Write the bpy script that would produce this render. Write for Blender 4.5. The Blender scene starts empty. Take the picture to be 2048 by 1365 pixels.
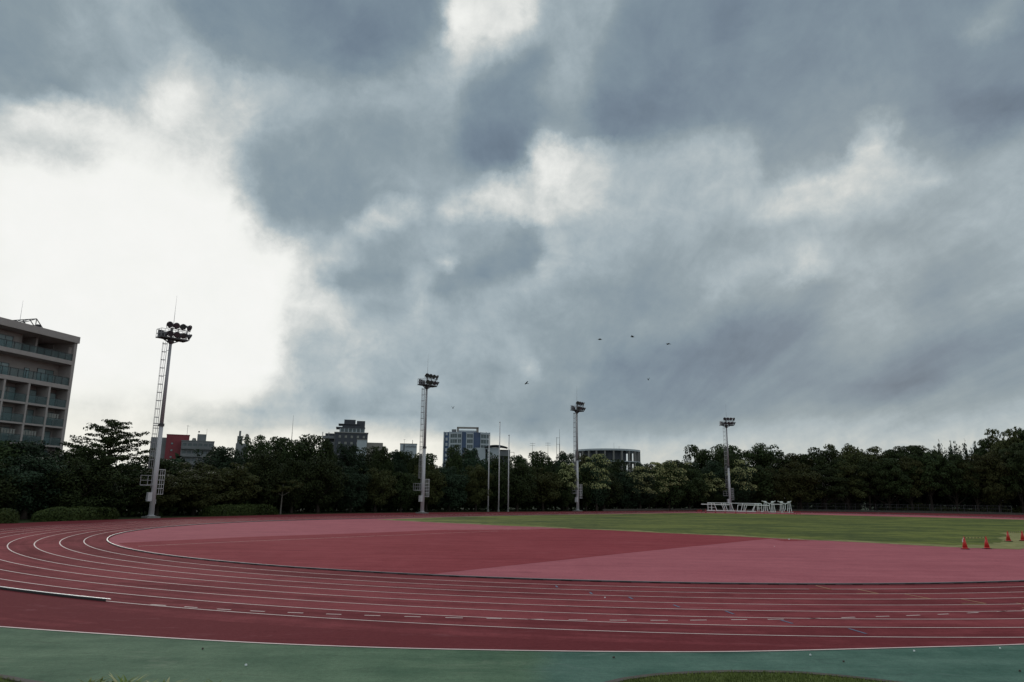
import bpy, bmesh, math, random
import numpy as np
from mathutils import Vector, Matrix

# ------------------------------------------------------------------ camera, sky, sun
SC = bpy.context.scene
COL = SC.collection
SC.view_settings.view_transform = 'Standard'
SC.view_settings.look = 'None'
SC.view_settings.exposure = 0.0
SC.view_settings.gamma = 1.0
SC.render.resolution_x, SC.render.resolution_y = 1024, 682
SC.cycles.max_bounces = 5
SC.cycles.diffuse_bounces = 3
SC.cycles.transparent_max_bounces = 8

cam_data = bpy.data.cameras.new('camera')
cam_data.sensor_width = 36.0
cam_data.lens = 1444.25 / 2048 * 36.0
cam_data.clip_start = 0.1
cam_data.clip_end = 9000
cam = bpy.data.objects.new('camera', cam_data)
COL.objects.link(cam)
cam.matrix_world = Matrix.Translation((0, 0, 2.976)) @ Matrix.Rotation(math.radians(90) + 0.211085, 4, 'X') @ Matrix.Rotation(0.012684, 4, 'Z')
SC.camera = cam

SUN_AZ, SUN_EL = math.radians(-27), math.radians(21)
sun_data = bpy.data.lights.new('sun', 'SUN')
sun_data.energy = 0.7
sun_data.angle = math.radians(14)
sun_data.color = (1.0, 0.95, 0.88)
sun = bpy.data.objects.new('sun', sun_data)
COL.objects.link(sun)
_d = Vector((math.sin(SUN_AZ) * math.cos(SUN_EL), math.cos(SUN_AZ) * math.cos(SUN_EL), math.sin(SUN_EL)))
sun.rotation_euler = _d.to_track_quat('Z', 'Y').to_euler()


class NT:
    """tiny helper to write node trees"""
    def __init__(s, tree):
        s.t = tree
    def n(s, kind, **kw):
        nd = s.t.nodes.new(kind)
        for k, v in kw.items():
            setattr(nd, k, v)
        return nd
    def put(s, sock, v):
        if isinstance(v, bpy.types.NodeSocket):
            s.t.links.new(v, sock)
        else:
            sock.default_value = v
    def m(s, op, a, b=None, c=None, clamp=False):
        nd = s.n('ShaderNodeMath', operation=op, use_clamp=clamp)
        for i, v in enumerate((a, b, c)):
            if v is not None:
                s.put(nd.inputs[i], v)
        return nd.outputs[0]
    def vm(s, op, a, b=None, out=0):
        nd = s.n('ShaderNodeVectorMath', operation=op)
        s.put(nd.inputs[0], a)
        if b is not None:
            if op == 'SCALE':
                s.put(nd.inputs[3], b)
            else:
                s.put(nd.inputs[1], b)
        return nd.outputs[out]
    def xyz(s, x, y, z):
        nd = s.n('ShaderNodeCombineXYZ')
        for i, v in enumerate((x, y, z)):
            s.put(nd.inputs[i], v)
        return nd.outputs[0]
    def sep(s, v):
        nd = s.n('ShaderNodeSeparateXYZ')
        s.put(nd.inputs[0], v)
        return nd.outputs
    def noise(s, vec, scale, detail=4, rough=0.5, dist=0.0, out='Fac'):
        nd = s.n('ShaderNodeTexNoise')
        s.put(nd.inputs['Vector'], vec)
        nd.inputs['Scale'].default_value = scale
        nd.inputs['Detail'].default_value = detail
        nd.inputs['Roughness'].default_value = rough
        nd.inputs['Distortion'].default_value = dist
        return nd.outputs[out]
    def ramp(s, fac, stops, interp='LINEAR'):
        nd = s.n('ShaderNodeValToRGB')
        s.put(nd.inputs[0], fac)
        cr = nd.color_ramp
        cr.interpolation = interp
        cr.elements[0].position = stops[0][0]
        cr.elements[1].position = stops[-1][0]
        for p, c in stops[1:-1]:
            cr.elements.new(p)
        for e, (p, c) in zip(cr.elements, stops):
            e.color = (c, c, c, 1) if isinstance(c, (int, float)) else (*c, 1)
        return nd.outputs[0]
    def mr(s, v, a, b, c=0.0, d=1.0, smooth=True):
        nd = s.n('ShaderNodeMapRange', interpolation_type='SMOOTHSTEP' if smooth else 'LINEAR')
        s.put(nd.inputs[0], v)
        for i, q in enumerate((a, b, c, d)):
            nd.inputs[1 + i].default_value = q
        return nd.outputs[0]
    def mixf(s, f, a, b):
        nd = s.n('ShaderNodeMix', data_type='FLOAT')
        s.put(nd.inputs[0], f); s.put(nd.inputs[2], a); s.put(nd.inputs[3], b)
        return nd.outputs[0]
    def mixc(s, f, a, b, mode='MIX'):
        nd = s.n('ShaderNodeMix', data_type='RGBA', blend_type=mode)
        s.put(nd.inputs[0], f)
        s.put(nd.inputs[6], a if isinstance(a, bpy.types.NodeSocket) else (*a, 1))
        s.put(nd.inputs[7], b if isinstance(b, bpy.types.NodeSocket) else (*b, 1))
        return nd.outputs[2]


def lin(*rgb):
    return tuple(((c / 255) / 12.92 if c / 255 <= 0.04045 else ((c / 255 + 0.055) / 1.055) ** 2.4) for c in rgb)


# brightness of the overcast by elevation (rows, every 3 degrees up from the horizon) and azimuth (32 stops, -45..45 degrees)
SKY_EL = [0.0,2.0,3.0,4.0,5.0,6.0,7.0,8.0,9.0,10.0,11.0,12.0,13.0,14.0,15.0,16.0,17.0,18.0,19.0,20.0,21.0,22.0,23.0,24.0,25.0,26.0,27.0,28.0,29.0,30.0,31.0,32.0,33.0,34.0,35.0,36.0,37.0,38.0,39.0]
SKY_T = [([240,240,240,240,240,240,240,240,240,240,240,240,240,240,240,240,240,240,240,240,240,240,240,240,240,240,240,240,240,240,240,240],[240,240,240,240,240,240,240,240,240,240,240,240,240,240,240,240,240,240,240,239,222,192,191,190,190,190,189,189,189,189,189,189],[189,189,189,189,189,189,189,189,189,189,189,189,189,189,189,189,189,189,189,189,189,189,189,189,189,189,189,189,189,189,189,189]),
([240,240,240,240,240,240,240,240,240,240,240,240,240,240,240,240,240,240,240,240,240,240,240,240,240,240,240,240,240,240,240,240],[240,240,240,240,240,240,240,240,240,240,240,240,240,240,240,240,240,240,240,239,222,192,191,190,190,190,189,189,189,189,189,189],[189,189,189,189,189,189,189,189,189,189,189,189,189,189,189,189,189,189,189,189,189,189,189,189,189,189,189,189,189,189,189,189]),
([240,240,240,240,240,240,240,240,240,240,240,240,240,240,240,240,240,240,240,240,240,240,240,240,240,240,240,240,240,240,240,240],[240,240,240,240,240,240,240,240,240,240,240,240,240,240,240,240,240,239,238,237,220,192,191,190,190,190,189,189,189,189,189,189],[189,189,189,189,189,189,189,189,189,189,189,189,189,189,189,189,189,189,189,189,189,189,189,189,189,189,189,189,189,189,189,189]),
([238,238,238,239,239,239,239,240,240,240,240,241,242,242,242,241,240,240,238,235,232,231,231,231,232,234,235,236,237,237,238,239],[239,239,239,240,240,240,240,240,240,239,230,224,220,214,208,201,195,192,190,188,187,187,186,185,185,185,184,184,184,185,185,185],[185,185,186,186,187,187,188,188,188,188,188,188,188,188,188,188,188,188,188,188,188,188,188,188,187,187,187,187,186,186,185,185]),
([242,241,241,240,239,238,237,237,237,237,237,238,238,238,237,237,236,236,233,226,218,207,202,201,201,200,197,195,195,197,197,191],[191,188,190,195,208,206,202,197,193,185,170,168,167,166,164,163,164,165,165,166,166,166,165,164,162,160,159,159,160,161,162,162],[162,163,164,166,168,170,171,171,171,171,171,171,172,173,174,175,176,176,175,176,177,178,177,177,176,175,175,174,173,172,171,170]),
([242,242,242,242,242,242,242,242,242,242,243,244,242,240,236,230,229,229,228,228,226,222,217,212,208,202,189,184,184,184,184,177],[177,162,162,162,162,161,161,161,161,161,161,161,161,161,161,154,151,151,152,152,151,151,150,149,147,145,143,143,144,144,145,145],[145,145,146,148,150,152,152,151,151,150,150,151,153,154,155,159,162,164,164,164,165,165,165,164,163,162,162,161,160,159,158,157]),
([241,242,242,242,242,242,242,242,242,242,245,248,248,248,248,246,242,239,237,236,236,239,243,242,238,232,214,197,190,187,184,175],[175,165,165,164,162,162,162,162,162,162,162,161,160,159,158,155,154,153,152,151,149,147,146,144,143,141,140,139,138,138,138,138],[138,138,139,139,140,141,140,139,137,132,132,132,132,131,133,140,148,152,154,155,154,154,154,153,152,152,152,151,151,151,150,150]),
([241,241,241,241,241,241,241,241,241,242,246,248,248,248,248,248,248,248,248,248,248,248,248,248,248,248,244,230,209,202,187,182],[182,182,182,180,168,165,166,168,170,169,165,162,159,159,160,161,161,160,158,156,152,149,146,144,142,140,138,136,135,134,133,133],[133,133,134,134,134,134,134,131,128,126,125,123,122,121,121,124,131,138,144,147,148,149,149,149,149,149,148,148,148,147,147,147]),
([241,241,241,241,241,241,241,241,241,241,248,248,248,248,248,248,248,248,248,248,248,248,248,248,248,248,248,245,222,203,187,184],[184,184,184,181,170,168,168,169,170,169,166,163,160,160,162,164,166,167,163,159,154,149,145,142,139,136,133,131,131,130,129,129],[129,129,128,129,130,131,132,134,135,135,135,134,132,129,128,130,132,134,138,140,143,146,147,146,146,146,146,145,145,145,145,144]),
([242,241,241,241,241,241,241,241,241,241,248,248,248,248,248,248,248,248,248,248,248,248,248,248,248,248,248,245,214,189,184,184],[184,184,184,181,173,171,170,170,169,168,166,163,161,161,161,164,172,192,168,159,152,147,140,136,133,130,128,127,126,126,126,125],[125,125,125,125,126,127,131,135,139,141,141,141,140,139,137,136,135,135,137,139,142,144,145,144,144,144,144,144,143,143,143,143]),
([242,242,242,242,242,242,242,241,241,241,248,248,248,248,248,248,248,248,248,248,248,248,248,248,248,248,248,241,206,190,185,184],[184,184,184,181,176,174,172,171,169,168,166,164,163,161,160,161,161,162,158,153,150,148,146,144,141,139,136,132,130,127,126,125],[125,124,124,124,125,125,127,131,136,141,143,145,145,145,144,143,142,142,143,144,144,144,143,143,143,144,144,145,146,147,148,149]),
([243,243,243,243,243,242,242,242,242,242,248,248,248,248,248,248,248,248,248,248,248,248,248,248,248,248,248,242,213,206,197,190],[190,189,186,183,179,176,174,173,171,169,168,167,166,163,161,158,157,155,153,150,150,150,150,149,148,145,143,141,138,136,133,130],[130,128,126,126,126,126,126,127,130,137,144,149,150,150,150,149,147,146,146,147,147,147,147,148,149,150,151,152,153,154,155,155]),
([244,244,243,243,243,243,243,243,243,243,248,248,248,248,248,248,248,248,248,248,248,248,248,248,248,248,248,245,217,209,207,206],[206,204,188,179,175,172,173,174,172,171,170,170,168,165,161,158,155,153,151,149,149,151,152,152,150,148,147,145,144,143,141,138],[138,135,132,132,132,132,132,133,134,136,144,150,151,150,149,146,144,142,144,146,148,151,153,154,155,155,155,155,155,155,154,154]),
([243,244,244,244,244,244,244,243,243,245,248,248,248,248,248,248,248,248,248,248,248,248,248,248,248,248,248,247,230,228,224,209],[209,200,178,166,165,165,166,169,173,173,171,169,167,165,164,162,160,157,155,152,152,152,152,152,150,149,148,147,147,147,147,146],[146,146,145,145,144,143,143,143,142,144,147,151,151,148,145,142,140,138,141,145,149,152,155,155,154,154,154,153,153,153,152,153]),
([243,243,243,243,243,244,244,244,244,247,248,248,248,248,248,248,248,248,248,248,248,248,248,248,248,248,248,248,233,211,210,208],[208,190,172,167,165,164,165,169,189,176,172,169,168,169,170,170,169,165,162,159,156,154,152,150,149,148,148,148,148,149,151,153],[153,156,159,158,156,155,153,151,150,150,152,154,153,150,147,145,142,140,142,147,150,152,153,153,153,152,153,153,153,154,154,155]),
([243,243,243,243,243,243,243,243,243,248,248,248,248,248,248,248,248,248,248,248,248,248,248,248,248,248,248,248,238,212,205,172],[172,155,152,152,154,157,160,168,178,159,152,151,155,162,169,174,175,172,169,166,161,157,153,150,149,149,148,149,150,151,153,157],[157,160,164,169,167,164,162,169,182,178,167,164,162,158,155,151,147,143,145,149,152,152,153,153,154,154,155,155,156,156,157,157]),
([242,243,243,243,243,243,243,243,243,248,248,248,248,248,248,248,248,248,248,248,248,248,248,248,248,248,248,248,240,213,206,183],[183,159,152,149,149,149,153,170,174,159,152,147,146,147,150,155,162,170,186,174,170,164,159,155,154,153,152,152,152,152,153,154],[154,156,159,162,169,178,180,174,196,196,180,174,169,164,160,155,152,149,149,152,153,154,155,156,156,157,157,158,158,159,159,160]),
([235,239,241,242,242,243,243,243,243,248,248,248,248,248,248,248,248,248,248,248,248,248,248,248,247,245,244,243,236,209,200,190],[190,179,173,158,156,157,158,162,163,176,189,156,151,147,146,146,147,152,185,189,179,172,165,161,159,158,156,155,154,153,152,153],[153,153,153,155,157,160,166,172,179,181,175,169,165,161,159,157,155,155,156,155,154,155,157,158,158,159,159,160,161,161,161,162]),
([216,221,226,232,237,240,241,242,242,248,248,248,248,248,248,248,248,248,248,248,248,248,248,248,243,229,222,216,210,190,176,175],[175,180,167,161,160,160,161,164,167,167,164,161,160,157,152,147,146,146,159,189,182,176,170,166,164,162,160,159,157,156,155,154],[154,153,152,153,156,159,162,165,167,167,164,161,159,159,159,160,160,160,159,158,156,157,159,160,161,161,161,162,162,162,162,162]),
([208,210,212,215,219,224,229,234,238,242,244,246,247,248,248,248,248,248,248,248,248,248,248,246,234,200,178,169,163,158,154,154],[154,158,184,184,167,161,162,168,171,171,169,162,160,160,160,157,148,146,157,180,179,176,173,171,169,166,164,162,161,160,159,157],[157,154,152,152,156,159,161,162,163,164,165,166,166,168,170,172,169,165,161,159,158,158,160,162,162,162,162,162,162,162,162,161]),
([190,197,203,207,210,212,214,217,218,217,221,229,238,245,248,248,248,248,248,248,248,248,247,243,219,183,158,151,150,149,148,149],[149,150,155,184,201,193,174,164,164,165,163,162,161,162,165,170,164,154,166,178,178,177,177,177,174,171,169,167,166,165,163,161],[161,158,156,158,165,179,183,184,185,183,182,181,181,183,185,185,181,173,164,162,160,160,161,162,162,162,162,161,161,160,159,156]),
([163,173,181,189,196,202,206,209,210,208,208,210,216,231,244,248,248,248,244,241,239,238,239,230,199,167,152,148,147,147,147,147],[147,148,149,154,173,189,192,182,162,177,193,191,189,194,204,209,207,204,206,200,194,190,188,186,182,179,176,173,172,170,169,167],[167,165,164,166,171,178,185,187,187,187,188,189,197,199,199,193,187,187,184,166,162,161,161,161,161,161,160,158,154,148,138,129]),
([149,152,156,164,173,180,188,194,207,216,213,212,212,218,232,237,238,236,233,231,232,234,228,213,184,159,151,148,147,147,147,147],[147,147,147,148,151,153,155,155,155,159,170,191,208,218,220,220,216,214,223,214,211,207,199,190,187,184,181,179,177,176,174,173],[173,172,172,173,176,177,177,182,186,187,191,199,201,198,188,187,187,181,169,160,155,152,154,158,156,151,144,135,127,123,121,121]),
([148,149,149,150,152,156,163,171,182,214,225,225,226,228,233,234,233,230,225,218,221,226,219,200,173,157,153,151,149,148,148,148],[148,148,148,149,150,151,153,154,154,155,157,163,172,189,203,211,212,213,218,221,213,210,207,197,186,182,181,180,180,180,179,179],[179,178,178,177,174,168,148,149,155,155,151,161,178,191,187,187,179,161,154,146,138,136,136,136,130,125,122,121,121,121,123,127]),
([148,148,148,148,149,149,150,151,155,162,176,196,210,215,221,220,222,223,222,216,215,217,209,190,170,159,155,153,152,151,151,150],[150,150,150,151,152,153,153,154,154,154,153,151,148,145,146,156,177,203,225,227,219,211,209,203,191,182,179,179,179,179,178,176],[176,176,177,176,173,165,142,137,137,137,137,137,143,180,187,184,157,146,140,135,127,123,121,121,121,121,122,124,127,131,133,134]),
([147,147,148,148,148,148,148,149,148,149,150,153,158,171,191,206,222,228,229,223,216,211,205,198,187,171,160,156,154,154,153,153],[153,152,152,153,153,153,154,154,154,153,146,138,132,127,126,128,139,169,222,228,225,216,212,205,194,182,178,177,178,178,178,177],[177,176,175,173,171,163,147,139,136,135,135,135,136,150,156,153,140,136,135,133,123,122,122,123,125,128,131,133,134,135,135,135]),
([147,147,147,147,148,148,148,148,148,149,152,155,158,166,177,195,218,229,231,228,218,209,204,202,197,186,171,164,160,158,156,155],[155,154,154,154,154,154,154,154,154,153,144,134,128,123,122,124,130,147,196,222,219,206,193,179,171,164,161,161,163,164,165,165],[165,164,164,161,157,148,139,136,135,135,135,135,135,135,135,135,135,135,135,131,130,131,132,133,134,134,135,135,135,135,135,136]),
([147,147,147,147,147,147,147,148,148,149,153,154,156,162,169,181,200,217,225,222,213,205,202,201,197,189,180,174,169,165,162,160],[160,158,156,155,155,155,155,156,156,153,146,136,130,126,125,127,131,135,147,164,162,157,148,138,132,133,134,136,138,139,141,141],[141,142,141,140,139,137,135,135,135,134,134,133,133,134,134,135,135,135,135,135,135,135,135,135,135,135,135,135,135,136,138,143]),
([147,147,147,147,147,147,147,148,148,150,157,159,160,161,163,171,185,200,208,203,198,193,190,188,184,181,177,174,171,168,166,163],[163,162,162,161,161,161,161,161,160,157,151,141,134,131,131,132,133,135,141,150,151,147,138,130,126,126,126,127,128,131,134,135],[135,135,135,135,135,135,135,134,133,132,131,131,130,131,133,134,135,135,135,135,135,137,142,138,135,135,136,138,141,148,151,149]),
([147,147,147,147,147,147,147,148,148,152,159,163,164,164,164,169,177,188,192,187,181,174,168,162,156,156,158,160,161,161,160,159],[159,162,166,168,170,169,168,167,165,162,157,147,137,134,133,134,134,136,144,155,157,150,136,129,126,125,124,124,124,128,132,134],[134,135,135,135,135,135,134,132,130,129,129,129,129,130,133,134,135,135,135,135,136,153,162,156,140,141,147,151,149,149,149,149]),
([147,147,147,147,147,147,147,148,148,154,159,162,164,165,166,167,171,177,176,168,159,149,144,140,138,138,139,141,144,146,147,147],[147,151,155,160,164,166,168,168,168,166,163,155,142,135,134,134,134,137,146,158,161,158,150,138,132,129,127,125,124,126,130,134],[134,135,135,135,135,135,134,132,130,130,130,131,132,133,134,135,135,135,135,135,136,140,148,157,157,149,149,149,149,149,149,149]),
([147,147,147,147,147,147,147,148,149,155,159,160,163,167,169,168,168,168,160,147,140,137,137,136,136,136,136,136,136,136,135,133],[133,135,138,141,146,152,159,165,168,170,172,167,151,139,136,135,135,137,143,153,160,162,156,145,137,134,132,130,128,127,128,132],[132,134,135,134,134,134,134,134,133,133,133,134,134,135,135,135,135,135,135,135,135,135,136,141,155,149,149,149,149,149,149,149]),
([147,147,147,147,147,147,148,148,150,156,159,161,164,168,171,168,165,161,150,139,136,136,136,136,136,136,136,135,135,133,131,129],[129,129,130,131,134,137,142,149,159,171,182,181,169,158,150,143,138,136,138,147,160,163,159,148,139,136,135,134,133,133,132,132],[132,134,133,131,130,132,134,134,135,135,135,135,135,135,135,135,135,135,135,135,135,135,136,139,154,149,149,149,149,149,149,149]),
([147,147,147,147,147,147,148,148,150,157,159,161,165,168,171,167,164,157,143,137,136,136,136,136,136,136,135,134,132,130,130,130],[130,129,129,129,131,133,135,137,143,165,197,206,196,187,178,168,157,148,144,150,161,164,162,152,141,137,136,135,135,135,135,134],[134,133,130,126,125,128,132,134,135,135,135,135,135,135,135,135,135,135,135,135,135,135,135,138,151,149,149,149,149,149,149,149]),
([147,147,147,147,147,147,148,148,152,158,160,162,165,169,170,167,163,155,141,136,136,136,136,136,136,136,134,132,130,129,131,133],[133,131,131,132,134,135,135,136,140,165,220,227,226,221,210,197,183,169,163,161,164,165,164,159,147,138,136,135,135,135,135,134],[134,132,128,124,124,127,132,134,135,135,135,135,135,135,135,135,135,135,135,135,135,135,135,137,149,149,149,149,149,149,149,149]),
([147,147,147,147,147,147,148,148,153,158,160,162,166,170,170,166,162,153,140,136,136,136,136,136,136,135,134,131,129,130,132,135],[135,134,134,135,136,136,136,136,141,171,224,228,228,228,228,226,217,189,170,166,165,165,165,163,155,143,137,135,135,135,135,135],[135,133,130,127,127,129,133,134,135,135,135,135,135,135,135,135,135,135,135,135,135,135,135,136,146,152,149,149,149,149,149,149]),
([147,147,147,147,147,147,148,149,155,159,160,163,167,170,169,166,161,150,139,136,136,136,136,136,136,135,133,130,129,130,133,135],[135,135,135,136,136,136,136,136,142,182,226,228,228,228,228,228,225,214,183,167,166,165,165,164,159,146,137,135,135,135,135,135],[135,134,131,128,127,129,132,134,135,135,135,135,135,135,135,135,135,135,135,135,135,135,135,136,143,154,149,149,149,149,149,149]),
([147,147,147,147,147,148,148,149,156,159,160,164,167,171,169,165,160,148,138,136,136,136,136,136,136,135,133,130,129,130,133,135],[135,135,135,136,136,136,136,136,143,186,227,228,228,228,228,228,226,217,187,168,166,165,165,164,160,147,138,135,135,135,135,135],[135,134,131,128,127,129,132,134,135,135,135,135,135,135,135,135,135,135,135,135,135,135,135,136,141,155,149,149,149,149,149,149]),
([147,147,147,147,147,148,148,151,157,159,161,164,168,171,168,164,159,145,137,136,136,136,136,136,136,135,133,130,129,131,133,135],[135,135,135,136,136,136,136,136,144,190,227,228,228,228,228,228,226,217,186,168,166,165,165,164,160,148,138,136,135,135,135,135],[135,134,132,128,127,128,132,134,135,135,135,135,135,135,135,135,135,135,135,135,135,135,135,136,139,153,149,149,149,149,149,149])]


world = bpy.data.worlds.new('World')
world.use_nodes = True
world.cycles.sampling_method = 'MANUAL'
world.cycles.sample_map_resolution = 512
wt = world.node_tree
wt.nodes.clear()
W = NT(wt)
dirv = W.n('ShaderNodeTexCoord').outputs['Generated']
dx, dy, dz = W.sep(dirv)
# cloud-deck coordinates: the direction carried onto a flat layer overhead
inv = W.m('DIVIDE', 1.0, W.m('ADD', W.m('MAXIMUM', dz, 0.0), 0.16))
deck = W.xyz(W.m('MULTIPLY', dx, inv), W.m('MULTIPLY', dy, inv), 0.0)
rot = W.n('ShaderNodeMapping')
W.put(rot.inputs[0], deck)
rot.inputs['Rotation'].default_value = (0, 0, math.radians(-38))
rot.inputs['Scale'].default_value = (1.15, 0.6, 1.0)
deckr = rot.outputs[0]
warp = W.vm('SUBTRACT', W.noise(W.vm('SCALE', dirv, 7.5), 1.0, 9, 0.66, out='Color'), (0.5, 0.5, 0.5))
wx, wy, wz = W.sep(warp)
az = W.m('ADD', W.m('ARCTAN2', dx, dy), W.m('MULTIPLY', wx, 0.085))
elsc = W.mr(dz, 0.02, 0.25, 0.012, 0.075)
el = W.m('ADD', W.m('ARCSINE', dz), W.m('MULTIPLY', wy, elsc))
azn = W.m('ADD', W.m('DIVIDE', az, math.radians(90)), 0.5, clamp=True)
def row_ramp(i, fac, stops, interp):
    """one row of the brightness table, kept in a node group of its own (fast to build)"""
    g = bpy.data.node_groups.new('sky_row', 'ShaderNodeTree')
    g.interface.new_socket('f', in_out='INPUT', socket_type='NodeSocketFloat')
    g.interface.new_socket('v', in_out='OUTPUT', socket_type='NodeSocketFloat')
    G = NT(g)
    gi = G.n('NodeGroupInput'); go = G.n('NodeGroupOutput')
    g.links.new(G.ramp(gi.outputs[0], stops, interp), go.inputs[0])
    nd = W.n('ShaderNodeGroup'); nd.node_tree = g
    W.put(nd.inputs[0], fac)
    return nd.outputs[0]


azs = [W.m('DIVIDE', W.m('SUBTRACT', az, math.radians(l)), math.radians(30), clamp=True) for l in (-45, -15, 15)]
p1_ = W.m('GREATER_THAN', az, math.radians(-15)); p2_ = W.m('GREATER_THAN', az, math.radians(15))
val = None
for i, e in enumerate(SKY_EL):
    c3 = [row_ramp(i, azs[j], [(k / 31, g / 255) for k, g in enumerate(SKY_T[i][j])], 'CARDINAL') for j in range(3)]
    r = W.mixf(p2_, W.mixf(p1_, c3[0], c3[1]), c3[2])
    val = r if val is None else W.mixf(W.mr(el, math.radians(SKY_EL[i - 1]), math.radians(e), smooth=False), val, r)
# away from the open west the deck is an even grey
aza = W.m('ABSOLUTE', az)
n_far = W.m('ADD', W.m('MULTIPLY', W.noise(deckr, 1.3, 5, 0.55), 0.5), 0.46)
val = W.mixf(W.mr(aza, math.radians(43), math.radians(75)), val, n_far)
val = W.mixf(W.mr(el, math.radians(42), math.radians(58)), val, n_far)
# finer billows and wisps
b1 = W.m('SUBTRACT', W.noise(deckr, 3.4, 8, 0.62, 0.25), 0.5)
b2 = W.m('SUBTRACT', W.noise(W.vm('SCALE', dirv, 20.0), 1.0, 9, 0.66, 0.3), 0.5)
amp = W.mr(dz, 0.0, 0.25, 0.07, 0.11)
amp = W.m('MULTIPLY', amp, W.mr(val, 0.86, 0.98, 1.0, 0.12))
val = W.m('ADD', val, W.m('MULTIPLY', b1, amp))
rot2 = W.n('ShaderNodeMapping')
W.put(rot2.inputs[0], deck)
rot2.inputs['Rotation'].default_value = (0, 0, math.radians(-26))
rot2.inputs['Scale'].default_value = (2.3, 0.42, 1.0)
st = W.m('SUBTRACT', W.noise(rot2.outputs[0], 1.0, 7, 0.58, 0.35), 0.5)
stm = W.m('MULTIPLY', W.mr(az, math.radians(-16), math.radians(6)), W.m('MULTIPLY', W.mr(dz, 0.03, 0.12), W.mr(dz, 0.38, 0.62, 1.0, 0.25)))
val = W.m('ADD', val, W.m('MULTIPLY', st, W.m('MULTIPLY', stm, 0.23)))
b3 = W.m('SUBTRACT', W.noise(W.vm('SCALE', dirv, 8.0), 1.0, 10, 0.63, 0.6), 0.5)
val = W.m('ADD', val, W.m('MULTIPLY', b3, W.m('MULTIPLY', W.mr(dz, 0.0, 0.25, 0.04, 0.13), W.mr(val, 0.84, 0.97, 1.0, 0.1))))
wisp = W.m('MULTIPLY', W.mr(val, 0.55, 0.78), W.mr(val, 0.86, 0.97, 1.0, 0.0))
val = W.m('ADD', val, W.m('MULTIPLY', b2, W.m('ADD', W.m('MULTIPLY', wisp, 0.24), 0.06)))
cloud = W.ramp(val, [(0.40, lin(88, 102, 118)), (0.50, lin(113, 129, 144)), (0.545, lin(125, 142, 154)), (0.60, lin(140, 155, 163)),
                     (0.66, lin(160, 174, 181)), (0.72, lin(177, 188, 192)), (0.80, lin(202, 207, 206)), (0.88, lin(226, 228, 225)),
                     (0.95, lin(243, 244, 240)), (0.985, lin(248, 248, 245))])
warm = W.m('MULTIPLY', W.mr(W.m('ARCSINE', dz), math.radians(3), math.radians(9), 0.55, 0.0), W.mr(val, 0.66, 0.86))
cloud = W.mixc(warm, cloud, W.mixc(1.0, cloud, (1.0, 0.955, 0.86), 'MULTIPLY'))
nish = W.n('ShaderNodeTexSky', sky_type='NISHITA', sun_disc=False, sun_elevation=SUN_EL, sun_rotation=-SUN_AZ)
clear = W.mixc(1.0, nish.outputs[0], (0.1, 0.1, 0.1), 'MULTIPLY')
final = W.mixc(0.02, cloud, clear)
bg = W.n('ShaderNodeBackground')
W.put(bg.inputs[0], final)
bg.inputs[1].default_value = 1.0
wo = W.n('ShaderNodeOutputWorld')
wt.links.new(bg.outputs[0], wo.inputs[0])
SC.world = world


# ------------------------------------------------------------------ helpers
def tag(o, label=None, cat=None, group=None, kind=None):
    if label: o['label'] = label
    if cat: o['category'] = cat
    if group: o['group'] = group
    if kind: o['kind'] = kind
    return o


def empty(name, loc=(0, 0, 0), rz=0.0, label=None, cat=None, group=None):
    o = bpy.data.objects.new(name, None)
    o.location = loc
    o.rotation_euler = (0, 0, rz)
    o.empty_display_size = 0.3
    COL.objects.link(o)
    return tag(o, label, cat, group)


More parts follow.
